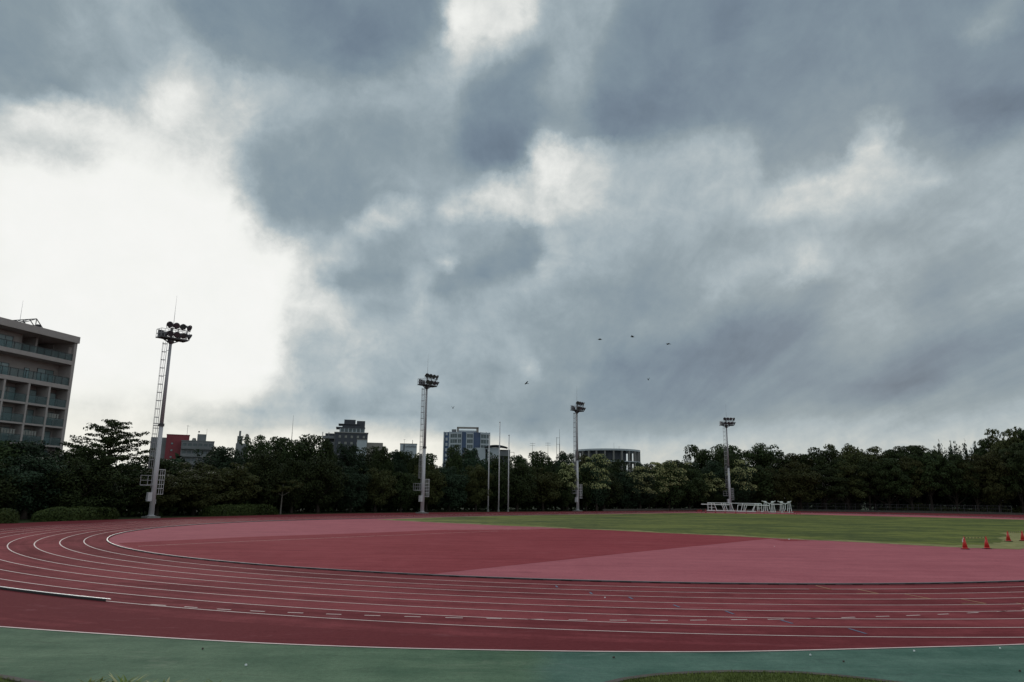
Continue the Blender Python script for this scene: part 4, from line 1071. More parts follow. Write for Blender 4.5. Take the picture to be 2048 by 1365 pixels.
def proto(kind, seed):
    """a tree 10 m tall and about 10 m wide"""
    rs = np.random.RandomState(seed)
    t = empty({'round': 'broadleaf_tree', 'broad': 'broadleaf_tree', 'flat': 'spreading_tree', 'tall': 'broadleaf_tree', 'flower': 'flowering_tree', 'open': 'open_crowned_tree',
               'layered': 'layered_tree', 'spiky': 'upright_tree'}[kind])
    lobes = []
    lm = M['leaf'] if seed % 3 else M['leafb']
    if kind == 'broad' or (kind == 'flat' and seed % 2): lm = M['leaf2']
    bark = M['bark']
    cnt, sz, flat, up = 14500, 0.155, 0.75, 0.25
    if kind in ('round', 'broad', 'tall', 'flower'):
        nl = 70
        for i in range(nl):
            d = unit(rs, 1)[0]; q = rs.rand() ** 0.35
            z = 5.1 + np.sign(d[2]) * abs(d[2]) ** 0.8 * 3.7 * q
            rr = 1.0 if z > 3 else 0.85
            lobes.append((d[0] * 3.7 * q * rr, d[1] * 3.7 * q * rr, z, rs.uniform(0.85, 1.45)))
        if kind == 'tall':
            lobes = [(x * (1.15 - z / 14), y * (1.15 - z / 14), z, r) for x, y, z, r in lobes]
        for i in range(4):
            lobes.append((rs.normal() * 1.5, rs.normal() * 1.5, 8.6 + rs.rand() * 0.5, rs.uniform(0.5, 0.8)))
        if kind == 'broad': flat = 0.6
    elif kind == 'flat':
        for i in range(86):
            a = rs.rand() * 6.28; q = rs.rand() ** 0.5
            dome = 9.1 - 2.6 * q ** 2.6
            z = dome - rs.rand() ** 1.3 * (6.2 - 2.0 * q)
            lobes.append((math.cos(a) * 4.4 * q, math.sin(a) * 4.4 * q, z, rs.uniform(0.75, 1.25)))
        flat = 0.5; up = 0.45; cnt = 16000; sz = 0.14
    elif kind == 'open':
        for i in range(15):
            a = rs.rand() * 6.28; q = rs.uniform(0.3, 1)
            z = rs.uniform(3.4, 8.7)
            lobes.append((math.cos(a) * 3.9 * q, math.sin(a) * 3.9 * q, z, rs.uniform(1.0, 1.6)))
            for k in range(3):
                x, y, z, r = lobes[-1 - k]
                lobes.append((x + rs.normal() * 0.7, y + rs.normal() * 0.7, z + rs.normal() * 0.5, r * 0.55))
        cnt = 10000; lm = M['leaf']; up = 0.1; sz = 0.15
    elif kind == 'layered':
        for z, w, nb in ((9.5, 0.9, 4), (8.9, 2.0, 6), (8.2, 2.9, 7), (7.4, 3.5, 8), (6.5, 4.0, 9), (5.5, 4.4, 10), (4.4, 4.7, 12), (3.3, 4.9, 13), (2.2, 4.7, 13), (1.2, 4.2, 12)):
            for k in range(nb):
                a = 6.28 * k / nb + rs.rand() * 0.9
                L_ = w * rs.uniform(0.6, 1.12)
                zz = z - 0.3 + rs.uniform(-0.35, 0.3)
                lift = rs.uniform(0.10, 0.30)
                steps = int(L_ / 0.40) + 1
                for j in range(steps):
                    q = (j + 0.6) / steps
                    if z > 5.5 and q < 0.25 and rs.rand() < 0.3: continue
                    for e in range(2):
                        lobes.append((math.cos(a) * L_ * q + rs.normal() * 0.16, math.sin(a) * L_ * q + rs.normal() * 0.16, zz + lift * L_ * q + rs.normal() * 0.08, rs.uniform(0.24, 0.46)))
        flat = 0.42; up = 0.5; cnt = 30000; sz = 0.105
        lm = M['leaf']
    elif kind == 'spiky':
        for k in range(26):
            a = rs.rand() * 6.28; q = rs.rand() ** 0.6
            x, y = math.cos(a) * 3.6 * q, math.sin(a) * 3.6 * q
            zt = 9.6 - 3.2 * q + rs.uniform(-0.4, 0.3)
            for j in range(7):
                lobes.append((x + rs.normal() * 0.1, y + rs.normal() * 0.1, zt - j * 0.75, 0.36 + 0.14 * j))
        flat = 1.2; up = 0.9; cnt = 13000; sz = 0.14; lm = M['leafb']
    p, nr, s = lobed(rs, lobes, cnt, sz, flat, 0.12, up)
    k = p[:, 2] > 0.3
    cards('crown', p[k], nr[k], s[k], lm, t, rs)
    trunk_mesh(rs, 13 if kind == 'layered' else 10, {'open': 0.2, 'layered': 0.15}.get(kind, 0.28), lobes, t, bark, 8 if kind != 'layered' else 12)
    if kind == 'flower':
        top = [l for l in lobes if l[2] + 0.3 * math.hypot(l[0], l[1]) > 4.2]
        L = np.array(top); n = 6500
        idx = rs.choice(len(L), n); d = unit(rs, n); d[:, 2] = np.abs(d[:, 2]) * 0.9 + 0.15
        d /= np.linalg.norm(d, axis=1)[:, None]
        pp = L[idx, :3] + d * (L[idx, 3] * rs.uniform(1.0, 1.14, n))[:, None] * np.array([1, 1, 0.75])
        cards('blossom', pp, d + rs.normal(size=d.shape) * 0.7, 0.105 * (0.6 + 0.8 * rs.rand(n)), M['bloss'], t, rs, 0.8)
    return t


TREES = [('round','back',-46,-58.9,82.3,8.7,10.7),
('round','back',52,-55.9,86.0,8.8,10.4),
('round','back',144,-52.9,89.8,8.6,8.6),
('round','back',297,-48.0,98.8,7.9,10.5),
('broad','back',377,-44.8,103.7,7.4,8.5),
('round','back',436,-42.7,108.6,9.8,9.7),
('round','back',500,-39.8,113.9,11.8,8.0),
('round','back',552,-37.2,118.1,12.6,9.8),
('round','back',614,-33.6,123.0,13.1,10.7),
('round','back',680,-29.3,128.1,11.7,9.3),
('round','back',734,-25.4,132.3,11.6,9.7),
('round','back',789,-21.2,136.6,11.3,10.4),
('round','back',846,-16.5,141.0,11.2,10.6),
('round','back',943,-7.7,148.7,12.5,8.6),
('round','back',986,-3.4,152.1,11.3,9.8),
('round','back',1034,1.5,156.3,12.0,9.1),
('round','back',1077,6.2,160.4,13.0,10.2),
('round','back',1124,11.6,164.7,13.1,9.0),
('broad','back',1164,16.4,168.5,13.0,8.7),
('round','back',1202,21.2,172.1,12.0,8.1),
('round','back',1237,25.9,176.4,12.3,9.8),
('round','back',1278,31.7,181.5,11.6,8.2),
('broad','back',1312,36.6,185.6,11.9,9.2),
('round','back',1349,42.2,190.1,13.3,10.0),
('flat','back',1598,78.4,200.8,15.7,14.1),
('flat','back',1647,85.4,201.7,17.5,15.8),
('broad','back',1701,93.3,202.8,19.0,15.4),
('flat','back',1752,100.1,202.6,18.0,13.7),
('flat','back',1798,106.2,202.1,18.1,13.0),
('flat','back',1842,111.9,201.7,18.5,15.3),
('broad','back',2043,135.7,196.4,23.7,15.9),
('flat','back',2098,141.5,194.4,23.8,16.6),
('round','front',-50,-52.7,73.5,5.9,8.8),
('round','front',48,-50.4,77.2,6.6,8.8),
('round','front',142,-47.8,81.0,6.6,9.5),
('broad','front',313,-43.3,91.1,5.8,8.3),
('broad','front',387,-40.8,95.9,6.1,8.5),
('broad','front',458,-38.4,101.7,7.3,8.2),
('round','front',522,-35.8,107.0,9.2,7.6),
('round','front',582,-32.9,111.7,8.5,7.3),
('round','front',635,-30.0,115.9,9.0,9.0),
('round','front',700,-26.0,121.0,7.7,7.3),
('broad','front',749,-22.7,124.8,7.6,7.9),
('round','front',801,-19.0,128.9,7.2,8.1),
('broad','front',852,-15.0,133.0,8.6,7.4),
('round','front',898,-11.2,136.5,8.3,9.0),
('broad','front',952,-6.5,140.8,9.2,7.2),
('round','front',994,-2.5,144.1,8.0,7.2),
('round','front',1034,1.4,147.8,9.8,9.4),
('broad','front',1086,6.8,152.7,9.2,8.8),
('round','front',1133,12.0,157.1,9.4,7.5),
('round','front',1172,16.5,160.7,10.1,7.1),
('round','front',1208,20.9,164.4,8.9,9.5),
('round','front',1255,27.0,170.2,9.0,9.1),
('round','front',1298,33.0,175.5,7.7,8.3),
('round','front',1337,38.6,180.3,9.5,7.6),
('round','front',1378,44.8,185.4,10.6,12.1),
('round','front',1427,52.0,189.0,12.8,10.6),
('round','front',1469,57.6,189.8,14.5,10.5),
('round','front',1509,63.0,190.6,12.1,12.9),
('broad','front',1559,69.7,191.6,11.3,11.2),
('broad','front',1603,75.7,192.4,12.8,13.1),
('flat','front',1653,82.6,193.4,12.5,11.6),
('flat','front',1698,88.9,194.3,13.5,11.1),
('flat','front',1740,94.5,194.2,13.9,10.4),
('flat','front',1781,99.5,193.8,14.4,11.8),
('flat','front',1826,105.2,193.4,14.9,10.2),
('flat','front',1866,110.2,193.0,16.1,13.3),
('flat','front',1917,116.4,192.4,15.5,10.5),
('flat','front',1957,120.8,190.9,15.4,10.8),
('broad','front',2000,125.3,189.3,16.4,11.7),
('flat','front',2048,130.2,187.6,18.4,11.6),
('broad','front',2092,134.5,185.9,16.5,11.3),
('layered','front',196,-47.8,86.4,11.6,11.3),
('round','back',419,-47.0,116.3,10.1,4.4),
('round','back',645,-30.9,122.4,12.6,4.2),
('round','back',757,-23.2,131.1,11.8,5.4),
('round','back',786,-21.0,133.4,11.1,5.5),
('round','back',813,-18.9,135.4,11.0,5.6),
('round','back',833,-17.2,137.0,10.9,4.7),
('tall','back',904,-11.1,142.6,12.9,6.1),
('tall','back',929,-9.2,150.6,12.9,5.2),
('flower','front',1193,18.8,160.2,12.3,8.6),
('flower','front',1135,12.1,154.8,10.1,5.3),
('flower','front',1280,30.0,170.8,10.2,8.4),
('flower','front',1338,38.2,177.9,11.9,11.0),
('flower','front',1485,59.0,187.6,12.9,9.0),
('flower','front',1428,51.4,186.5,9.5,7.6),
('open','back',1395,49.8,196.8,16.3,12.8),
('open','back',1432,55.2,198.5,17.9,17.1),
('open','back',1485,62.7,199.6,18.5,18.6),
('open','back',1521,67.8,200.3,16.6,12.4),
('open','back',1558,73.0,201.0,17.0,18.0),
('flat','back',1856,114.9,203.6,18.5,12.6),
('flat','back',2005,132.8,199.8,21.3,11.1),
('spiky','back',1897,122.0,206.2,20.6,8.5),
('spiky','back',1923,125.4,205.8,20.2,8.0),
('spiky','back',1948,128.3,204.9,20.7,8.5),
('spiky','back',1970,130.8,204.0,20.0,7.9)]


LM = [(70, 'the pale apartment block'), (310, 'the nearest floodlight tower'), (560, 'the long hedge'), (845, 'the second floodlight tower'),
      (997, 'the flagpoles'), (1155, 'the third floodlight tower'), (1460, 'the farthest floodlight tower'), (1955, 'the traffic cones')]
LOOK = {'round': 'dark rounded tree', 'broad': 'olive-dark bushy tree', 'flat': 'dark spreading tree', 'tall': 'dark upright peaked tree', 'flower': 'tree with pale creamy blossom',
        'open': 'dark tree with sky gaps', 'layered': 'tree with tiered open branches', 'spiky': 'bluish tree with upright shoots'}
ORD = ['nearest', 'second nearest', 'third nearest', 'fourth nearest', 'fifth nearest', 'sixth nearest', 'seventh nearest', 'eighth nearest', 'ninth nearest', 'tenth nearest', 'eleventh nearest']
info = []
for t in TREES:
    lx, ln = min(LM, key=lambda l: abs(l[0] - t[2]))
    side = 'left of' if t[2] < lx else 'right of'
    info.append([t, ln, side, abs(t[2] - lx)])
cnts = {}
labels = {}
for k, (t, ln, side, dd) in sorted(enumerate(info), key=lambda e: e[1][3]):
    key = (t[0], t[1], ln, side)
    o = cnts.get(key, 0); cnts[key] = o + 1
    rowt = 'front-row' if t[1] == 'front' else 'back-row'
    labels[k] = (rowt, LOOK[t[0]], o, side, ln, key)
SEEDS = {'round': (11, 12, 13, 16), 'broad': (21, 23), 'flat': (31, 32, 34), 'tall': (41,), 'flower': (51, 53), 'open': (61, 62, 64), 'layered': (71,), 'spiky': (81, 84)}
trg = random.Random(77)
used = {}
for k, t in enumerate(TREES):
    kind, row, px, x, y, h, w = t
    sd = SEEDS[kind][k % len(SEEDS[kind])]
    if (kind, sd) not in PROTO:
        PROTO[(kind, sd)] = proto(kind, sd); o = PROTO[(kind, sd)]
    else:
        o = copy_tree(PROTO[(kind, sd)])
    o.location = (x, y, 0); o.rotation_euler = (0, 0, trg.uniform(0, 6.28) if kind != 'layered' else 0.6)
    top = {'layered': 9.9}.get(kind, 9.75)
    o.scale = (w / 9.6, w / 9.6, h / top)
    rowt, look, od, side, ln, key = labels[k]
    lb = (f'{rowt} {look} {side} {ln}' if cnts[key] == 1 else f'{rowt} {look}, {ORD[od]} {side} {ln}')
    tag(o, lb, 'tree', 'trees behind the track, ' + rowt)


# clipped bushes and hedges
def bushy(name, x, y, rz, lx, ly, h, label, cat, count, seed, material=None, sz=0.10):
    rs = np.random.RandomState(seed)
    t = empty(name, (x, y, 0), rz, label, cat)
    n = count
    d = unit(rs, n); d[:, 2] = np.abs(d[:, 2])
    e = 4.0
    k = (np.abs(d[:, 0]) ** e + np.abs(d[:, 1]) ** e + np.abs(d[:, 2]) ** e) ** (-1 / e)
    p = d * k[:, None] * np.array([lx / 2, ly / 2, h])
    bump = 1 + 0.05 * np.sin(p[:, 0] * 2.3) + 0.04 * np.sin(p[:, 1] * 3.1 + p[:, 0])
    p = p * (bump * rs.uniform(0.86, 1.03, n))[:, None]
    cards('foliage', p, d + rs.normal(size=d.shape) * 0.5, sz * (0.6 + 0.8 * rs.rand(n)), material or M['bush'], t, rs)
    m = MB()
    for i in range(9):
        q = -lx / 2 * 0.8 + lx * 0.8 * i / 8
        m.tube((q, 0, -0.02), (q + rs.normal() * 0.2, rs.normal() * 0.2, h * 0.8), 0.04, 0.02, 5)
    m.build('stems', M['bark'], t)


bushy('rounded_bush', -46.2, 67.0, 0.3, 3.4, 2.4, 1.15, 'rounded clipped bush at the left edge of the picture', 'bush', 4200, 1)
bushy('hedge', -44.3, 76.0, math.radians(68), 8.5, 2.4, 1.25, 'short clipped hedge left of the nearest floodlight tower', 'hedge', 7000, 2)
bushy('hedge', -36.0, 99.5, math.radians(57), 11.5, 2.2, 1.35, 'long clipped hedge right of the nearest floodlight tower', 'hedge', 8000, 3)
# young tree with a flat top and a bare pale stem
t = empty('young_tree', (-32.9, 106.5, 0), 0, 'young tree with a thin bare grey stem beside the long hedge', 'tree')
m = MB(); m.tube((0, 0, -0.05), (0.05, 0, 2.6), 0.12, 0.09, 8); m.tube((0.05, 0, 2.55), (1.0, 0.1, 3.1), 0.06, 0.03, 6); m.tube((0.05, 0, 2.55), (-0.9, 0.1, 3.2), 0.06, 0.03, 6); m.tube((0.05, 0, 2.5), (0.1, 0, 4.2), 0.08, 0.03, 6)
m.build('trunk', M['barkp'], t)
rs = np.random.RandomState(8)
p, nr, s = lobed(rs, [(rs.normal() * 1.1, rs.normal() * 0.9, rs.uniform(3.1, 4.6), rs.uniform(0.35, 0.7)) for _ in range(16)], 1800, 0.13, 0.4, 0.1, 0.4)
cards('crown', p, nr, s, M['leaf2'], t, rs)

# undergrowth in the shade beneath and behind the trees
def band(name, pts, width, h0, h1, per_m, material, seed, sz):
    rs = np.random.RandomState(seed)
    P = [Vector(q) for q in pts]
    allp, alln, alls = [], [], []
    for a, b in zip(P, P[1:]):
        L_ = (b - a).length; n = int(L_ * per_m)
        q = rs.rand(n); off = rs.normal(size=n) * width * 0.35
        d = (b - a) / L_; nn = Vector((-d.y, d.x))
        x = a.x + d.x * L_ * q + nn.x * off; y = a.y + d.y * L_ * q + nn.y * off
        hh = h0 + (h1 - h0) * (0.5 + 0.5 * np.sin(x * 0.9 + y * 0.37)) * (0.5 + 0.5 * np.sin(x * 0.23 - y * 0.31))
        z = hh * np.sqrt(rs.rand(n))
        allp.append(np.stack([x, y, z], 1)); nv = rs.normal(size=(n, 3)); nv[:, 2] += 0.4; alln.append(nv); alls.append(sz * (0.6 + 0.8 * rs.rand(n)))
    o = cards(name, np.concatenate(allp), np.concatenate(alln), np.concatenate(alls), material, None, rs)
    return tag(o, None, None, None, 'stuff')


band('undergrowth', [(-66, 66), (-54, 76), (-46, 92), (-38, 112), (-26, 129), (-10, 145), (10, 165), (34, 188), (56, 197)], 3.0, 2.2, 4.8, 230, M['leaf'], 5, 0.34)
band('undergrowth', [(-78, 74), (-62, 96), (-48, 120), (-34, 138), (-14, 158), (8, 178), (34, 202), (66, 216), (100, 214), (132, 206), (160, 190)], 3.5, 6.0, 9.0, 330, M['leafb'], 6, 0.5)
band('undergrowth', [(56, 200), (76, 204), (92, 203)], 1.5, 0.8, 2.0, 170, M['leaf'], 7, 0.3)
band('undergrowth', [(100, 200), (118, 196), (140, 186)], 1.8, 0.8, 2.4, 170, M['leaf2'], 17, 0.3)
bushy('sunlit_bush', 94.5, 209.5, 0.0, 9.0, 3.0, 3.4, 'lighter green bush glimpsed under the trees at far right', 'bush', 5000, 31, M['bush'], 0.16)
bushy('sunlit_bush', 83.0, 209.5, 0.0, 3.5, 3.0, 2.8, 'small lighter bush glimpsed between trunks at far right', 'bush', 2400, 32, M['bush'], 0.16)

# ------------------------------------------------------------------ buildings
M['stucco'] = mat('taupe_render', (0.41, 0.36, 0.345), 0.85, scale=0.8, var=0.08, dirt=(0.36, 0.31, 0.30))
M['stuccod'] = mat('recess_render', (0.40, 0.35, 0.335), 0.85, scale=0.8, var=0.08)
M['glass'] = mat('window_glass_painted_sky', (0.24, 0.31, 0.32), 0.12, scale=0.35, var=0.35)  # base colour lightened to carry the reflection of the sky
M['frame'] = mat('dark_window_frame', (0.035, 0.035, 0.038), 0.5)
M['curt'] = mat('pale_curtain', (0.30, 0.30, 0.28), 0.9, scale=2, var=0.25)
gm = bpy.data.materials.new('green_tinted_glass'); gm.use_nodes = True
N = NT(gm.node_tree); gb = gm.node_tree.nodes['Principled BSDF']
tr = N.n('ShaderNodeBsdfTransparent'); tr.inputs[0].default_value = (0.80, 0.86, 0.865, 1)
gb.inputs['Base Color'].default_value = (0.15, 0.22, 0.23, 1); gb.inputs['Roughness'].default_value = 0.08
mx = N.n('ShaderNodeMixShader'); N.put(mx.inputs[0], N.m('ADD', 0.16, N.m('MULTIPLY', N.noise(N.n('ShaderNodeTexCoord').outputs['Object'], 1.2, 2), 0.12)))
gm.node_tree.links.new(tr.outputs[0], mx.inputs[1]); gm.node_tree.links.new(gb.outputs[0], mx.inputs[2])
gm.node_tree.links.new(mx.outputs[0], [n for n in gm.node_tree.nodes if n.type == 'OUTPUT_MATERIAL'][0].inputs[0])
M['rail_glass'] = gm

# the balconied apartment block at the left: local x runs along the facade towards the camera, local y into the building
AC = Vector((-64.43, 105.0, 0))
ar = math.atan2(-0.9636, -0.2674)
apt = empty('apartment_block', AC, ar, 'taupe apartment block with recessed balconies and green glass railings at left', 'apartment block')
# with this rotation local +y points to (0.9636*.., ) the open side, so the building body lies at negative y
LEN = 21.5
piers = [0.2, 3.55, 6.78, 10.42, 13.7, 17.0, 20.6]
fl = [-1.6, 1.1, 3.75, 6.45, 9.15, 11.87, 14.62]
SGN = 1.0
def P(y):            # depth into the building, measured from the facade plane
    return y * IN
IN = 1.0 if (Matrix.Rotation(ar, 3, 'Z') @ Vector((0, 1, 0))).x < 0 else -1.0
def bb_(m, x0, x1, d0, d1, z0, z1):
    a, b = sorted((d0 * IN, d1 * IN)); m.box(x0, x1, a, b, z0, z1)


m = MB()
bb_(m, 0.0, 0.5, -0.02, 13, 0, 22.45); bb_(m, 0.0, 0.5, -0.02, 13, 23.75, 24.26); bb_(m, 0.0, 0.5, -0.02, 0.42, 22.45, 23.75); bb_(m, 0.0, 0.5, 0.95, 13, 22.45, 23.75)   # end wall with a slot
bb_(m, LEN, LEN + 0.5, -0.02, 13, 0, 25.2)
bb_(m, 0.5, LEN, 12.6, 13, 0, 24.3)
m.build('end_wall', M['stucco'], apt)
m = MB(); bb_(m, 0.5, LEN, 1.75, 2.0, 0, 14.5)
bb_(m, 0.5, LEN, 2.3, 2.5, 14.6, 21.0)
bb_(m, 4.6, 4.9, 2.2, 8.0, 21.0, 24.2)
bb_(m, 4.9, 7.3, 4.6, 4.8, 21.0, 24.2); bb_(m, 7.2, LEN, 2.3, 2.5, 21.0, 24.2); bb_(m, 7.0, 7.3, 2.3, 4.8, 21.0, 24.2)
bb_(m, 0.5, 0.75, 3.6, 12.6, 21.0, 24.2)
m.build('recessed_wall', M['stuccod'], apt)
m = MB()
for z in fl[:-1]: bb_(m, 0.5, LEN, 0.0, 1.9, z - 0.24, z)
m.build('floor_slab', M['stucco'], apt)
m = MB(); bb_(m, 0.5, LEN, -0.04, 12.5, 14.36, 14.64)
bb_(m, 0.5, LEN, -0.10, 2.4, 17.28, 17.85); m.build('balcony_band', M['stucco'], apt)
m = MB(); bb_(m, 0.5, LEN, -0.10, 12.5, 20.92, 21.5); m.build('balcony_band', M['stucco'], apt)
m = MB(); bb_(m, -0.12, LEN + 0.6, -0.25, 13.1, 24.25, 25.22); m.build('roof', M['stucco'], apt)
for x in piers:
    if x > 0.3:
        m = MB(); bb_(m, x - 0.14, x + 0.14, -0.06, 1.76, 0, 14.34); bb_(m, x - 0.14, x + 0.14, -0.06, 2.32, 14.34, 17.29); m.build('party_wall', M['stucco'], apt)
# the upper two storeys
for (z0, z1) in ((17.86, 18.95), (21.51, 22.45)):
    f = MB()
    x = 0.55
    while x < LEN: 
        bb_(f, x, x + 0.05, 0.0, 0.05, z0, z1); x += 1.16
    bb_(f, 0.5, LEN, -0.01, 0.06, z1, z1 + 0.06)
    r_ = f.build('railing', M['frame'], apt)
    g = MB(); bb_(g, 0.56, LEN - 0.05, 0.055, 0.065, z0 + 0.03, z1 - 0.003); g.build('glass_panel', M['rail_glass'], r_)


def window(x0, x1, z0, z1, d, parent, curtain=False, n=2):
    f = MB()
    bb_(f, x0, x1, d - 0.06, d + 0.02, z0, z0 + 0.06); bb_(f, x0, x1, d - 0.06, d + 0.02, z1 - 0.06, z1)
    for k in range(n + 1):
        q = x0 + (x1 - x0 - 0.06) * k / n
        bb_(f, q, q + 0.06, d - 0.055, d + 0.015, z0 + 0.06, z1 - 0.06)
    w = f.build('window', M['frame'], parent)
    g = MB(); bb_(g, x0 + 0.03, x1 - 0.03, d - 0.03, d - 0.01, z0 + 0.05, z1 - 0.05); g.build('pane', M['glass'], w)
    if curtain:
        g = MB(); q = (x1 - x0) * 0.22
        bb_(g, x0 + 0.9, x0 + 0.9 + q, d - 0.045, d - 0.035, z0 + 0.1, z1 - 0.1); g.build('curtain', M['curt'], w)


window(8.35, 10.65, 17.9, 19.85, 2.28, apt); window(1.3, 3.95, 17.9, 19.98, 2.28, apt); window(5.2, 6.0, 17.9, 19.7, 2.28, apt, n=1); window(13.0, 15.4, 17.9, 19.85, 2.28, apt); window(17.2, 19.6, 17.9, 19.85, 2.28, apt)
window(8.35, 10.65, 21.52, 23.6, 2.28, apt); window(12.4, 14.8, 21.52, 23.6, 2.28, apt); window(16.8, 19.2, 21.52, 23.6, 2.28, apt); window(5.2, 6.6, 21.52, 23.3, 4.58, apt)
m = MB(); bb_(m, 0.75, 4.6, 8.0, 8.2, 21.5, 24.24); o = m.build('recessed_wall', M['stuccod'], apt)
# balconies of the lower storeys
for fi, z in enumerate(fl):
    top = fl[fi + 1] - 0.24 if fi < 6 else 17.28
    for bi in range(len(piers) - 1):
        x0, x1 = piers[bi] + (0.3 if bi == 0 else 0.14), piers[bi + 1] - 0.14
        g = MB(); bb_(g, x0 + 0.02, x1 - 0.02, 0.02, 0.04, z + 0.02, z + 1.08)
        rl_ = MB(); bb_(rl_, x0, x1, 0.0, 0.06, z + 1.08, z + 1.12); bb_(rl_, (x0 + x1) / 2 - 0.02, (x0 + x1) / 2 + 0.02, 0.045, 0.07, z, z + 1.08)
        r_ = rl_.build('railing', M['frame'], apt); g.build('glass_panel', M['rail_glass'], r_)
        window(x0 + 0.35, x1 - 0.45, z + 0.02, z + 2.05, 1.73, apt, curtain=(fi * 3 + bi) % 2 == 0)
        if (fi, bi) in ((5, 0), (4, 1), (4, 2)):
            wsh = MB()
            bb_(wsh, x0 + 0.4, x1 - 0.4, 0.5, 0.53, z + 1.75, z + 1.78)
            for q in range(5):
                xx = x0 + 0.5 + q * 0.42; bb_(wsh, xx, xx + 0.3, 0.505, 0.525, z + 1.0 - 0.08 * (q % 3), z + 1.75)
            wsh.build('washing', M['curt'], apt)
# roof pergola frame and lightning rod
m = MB()
apx, apz = 6.2, 26.6
for k in range(6):
    d = 1.2 + k * 1.25
    m.bar((4.7, d * IN, 25.2), (6.2, d * IN, apz), 0.09); m.bar((6.2, d * IN, apz), (8.9, d * IN, 25.2), 0.09)
m.bar((6.2, 1.2 * IN, apz), (6.2, 7.45 * IN, apz), 0.10)
for q in (0.5,): 
    m.bar((4.7 + 1.5 * q, 1.2 * IN, 25.2 + 1.4 * q), (4.7 + 1.5 * q, 7.45 * IN, 25.2 + 1.4 * q), 0.07); m.bar((8.9 - 2.7 * q, 1.2 * IN, 25.2 + 1.4 * q), (8.9 - 2.7 * q, 7.45 * IN, 25.2 + 1.4 * q), 0.07)
m.bar((6.2, 1.2 * IN, 25.2), (6.2, 1.2 * IN, apz), 0.08)
m.build('pergola', M['dsteel'], apt)
m = MB(); m.tube((5.4, 1.6 * IN, 25.2), (5.4, 1.6 * IN, 25.8), 0.35, 0.35, 12); m.tube((5.4, 1.6 * IN, 25.8), (5.4, 1.6 * IN, 25.95), 0.42, 0.3, 12); m.build('vent_cowl', M['dsteel'], apt)
m = MB(); m.tube((9.4, 0.3 * IN, 25.2), (9.4, 0.3 * IN, 28.4), 0.03, 0.012, 5); m.build('lightning_rod', M['steel'], apt)

# distant blocks seen over the trees: each faces the camera roughly
def block(name, x, y, label, cat='building', face=True):
    rz = -math.atan2(x, y) if face else 0
    return empty(name, (x, y, 0), rz, label, cat)


def grid_windows(t, x0, x1, z0, z1, cols, rows, d, fw, fh, mt, frame=None):
    """each window a part with its pane"""
    for r in range(rows):
        for c in range(cols):
            cx = x0 + (x1 - x0) * (c + 0.5) / cols; cz = z0 + (z1 - z0) * (r + 0.5) / rows
            w = (x1 - x0) / cols * fw / 2; h = (z1 - z0) / rows * fh / 2
            m = MB(); m.box(cx - w, cx + w, d - 0.10, d + 0.05, cz - h, cz + h)
            f = m.build('window', frame or M['frame'], t)
            m = MB(); m.box(cx - w * 0.86, cx - w * 0.05, d - 0.13, d - 0.09, cz - h * 0.88, cz + h * 0.88); m.box(cx + w * 0.05, cx + w * 0.86, d - 0.13, d - 0.09, cz - h * 0.88, cz + h * 0.88)
            m.build('pane', mt, f)


M['brickred'] = mat('red_tiles', (0.25, 0.05, 0.062), 0.8, scale=0.4)
M['greyw'] = mat('grey_render', (0.20, 0.205, 0.215), 0.85, scale=0.4)
M['greyd'] = mat('dark_grey_tiles', (0.055, 0.06, 0.075), 0.6, scale=0.4)
M['palew'] = mat('pale_wall', (0.46, 0.50, 0.54), 0.7, scale=0.3, var=0.08)
M['beige'] = mat('beige_wall', (0.30, 0.27, 0.24), 0.85, scale=0.3)
M['bluegl'] = mat('blue_curtain_glass', (0.035, 0.075, 0.17), 0.12, scale=0.25, var=0.35)
M['greygl'] = mat('grey_window_glass', (0.10, 0.13, 0.14), 0.15, scale=0.5, var=0.4)
M['sign'] = mat('sign_letters', (0.04, 0.045, 0.06), 0.7)

# red and grey block (two volumes)
t = block('apartment_building', -120, 262, 'dark red windowless tower of flats behind the nearest floodlight pole')
m = MB(); m.box(-3.6, 3.9, 0, 9, 0, 22.9); m.box(3.9, 6.4, 1.5, 9, 0, 21.2); m.build('wall', M['brickred'], t)
m = MB(); m.box(-8.6, -3.6, 1.2, 9, 0, 21.9); m.build('side_wing', M['greyw'], t)
m = MB(); m.box(-3.7, 4.0, -0.1, 9.1, 22.9, 23.1); m.build('roof', M['brickred'], t)
grid_windows(t, -2.6, -0.6, 9, 21, 1, 5, 0, 0.35, 0.25, M['glass'])
m = MB(); m.tube((3.0, 4, 23), (3.0, 4, 27), 0.06, n=5); m.bar((2.6, 4, 26.6), (3.8, 4, 26.6), 0.07); m.build('antenna', M['steel'], t)
t = block('apartment_building', -112.5, 261, 'grey block of flats with balcony bands beside the red tower')
m = MB(); m.box(-5.0, 5.8, 0, 9, 0, 20.6); m.build('wall', M['greyw'], t)
m = MB(); m.box(-5.1, 5.9, -0.1, 9.1, 20.6, 20.9); r_ = m.build('roof', M['greyw'], t)
m = MB(); m.box(0.0, 3.0, 2, 5, 20.9, 23.4); m.build('roof_housing', M['greyw'], r_)
m = MB(); m.tube((-1.0, 3.5, 20.9), (-1.0, 3.5, 22.0), 0.9, 0.5, 12); m.build('water_tank', M['conc'], r_)
m = MB(); m.tube((0.4, 3, 23.4), (0.4, 3, 24.3), 0.05, n=5); m.tube((0.4, 2.9, 24.3), (0.4, 3.1, 24.3), 0.3, 0.3, 10); m.tube((3, 3, 23.4), (3, 3, 25.6), 0.04, n=5); m.build('antenna', M['dsteel'], r_)
for k in range(6):
    z = 4.4 + k * 2.7
    m = MB(); m.box(-4.9, 5.7, -0.9, 0, z - 0.15, z); m.box(-4.9, 5.7, -0.95, -0.85, z, z + 1.0); m.build('balcony', M['greyw'], t)
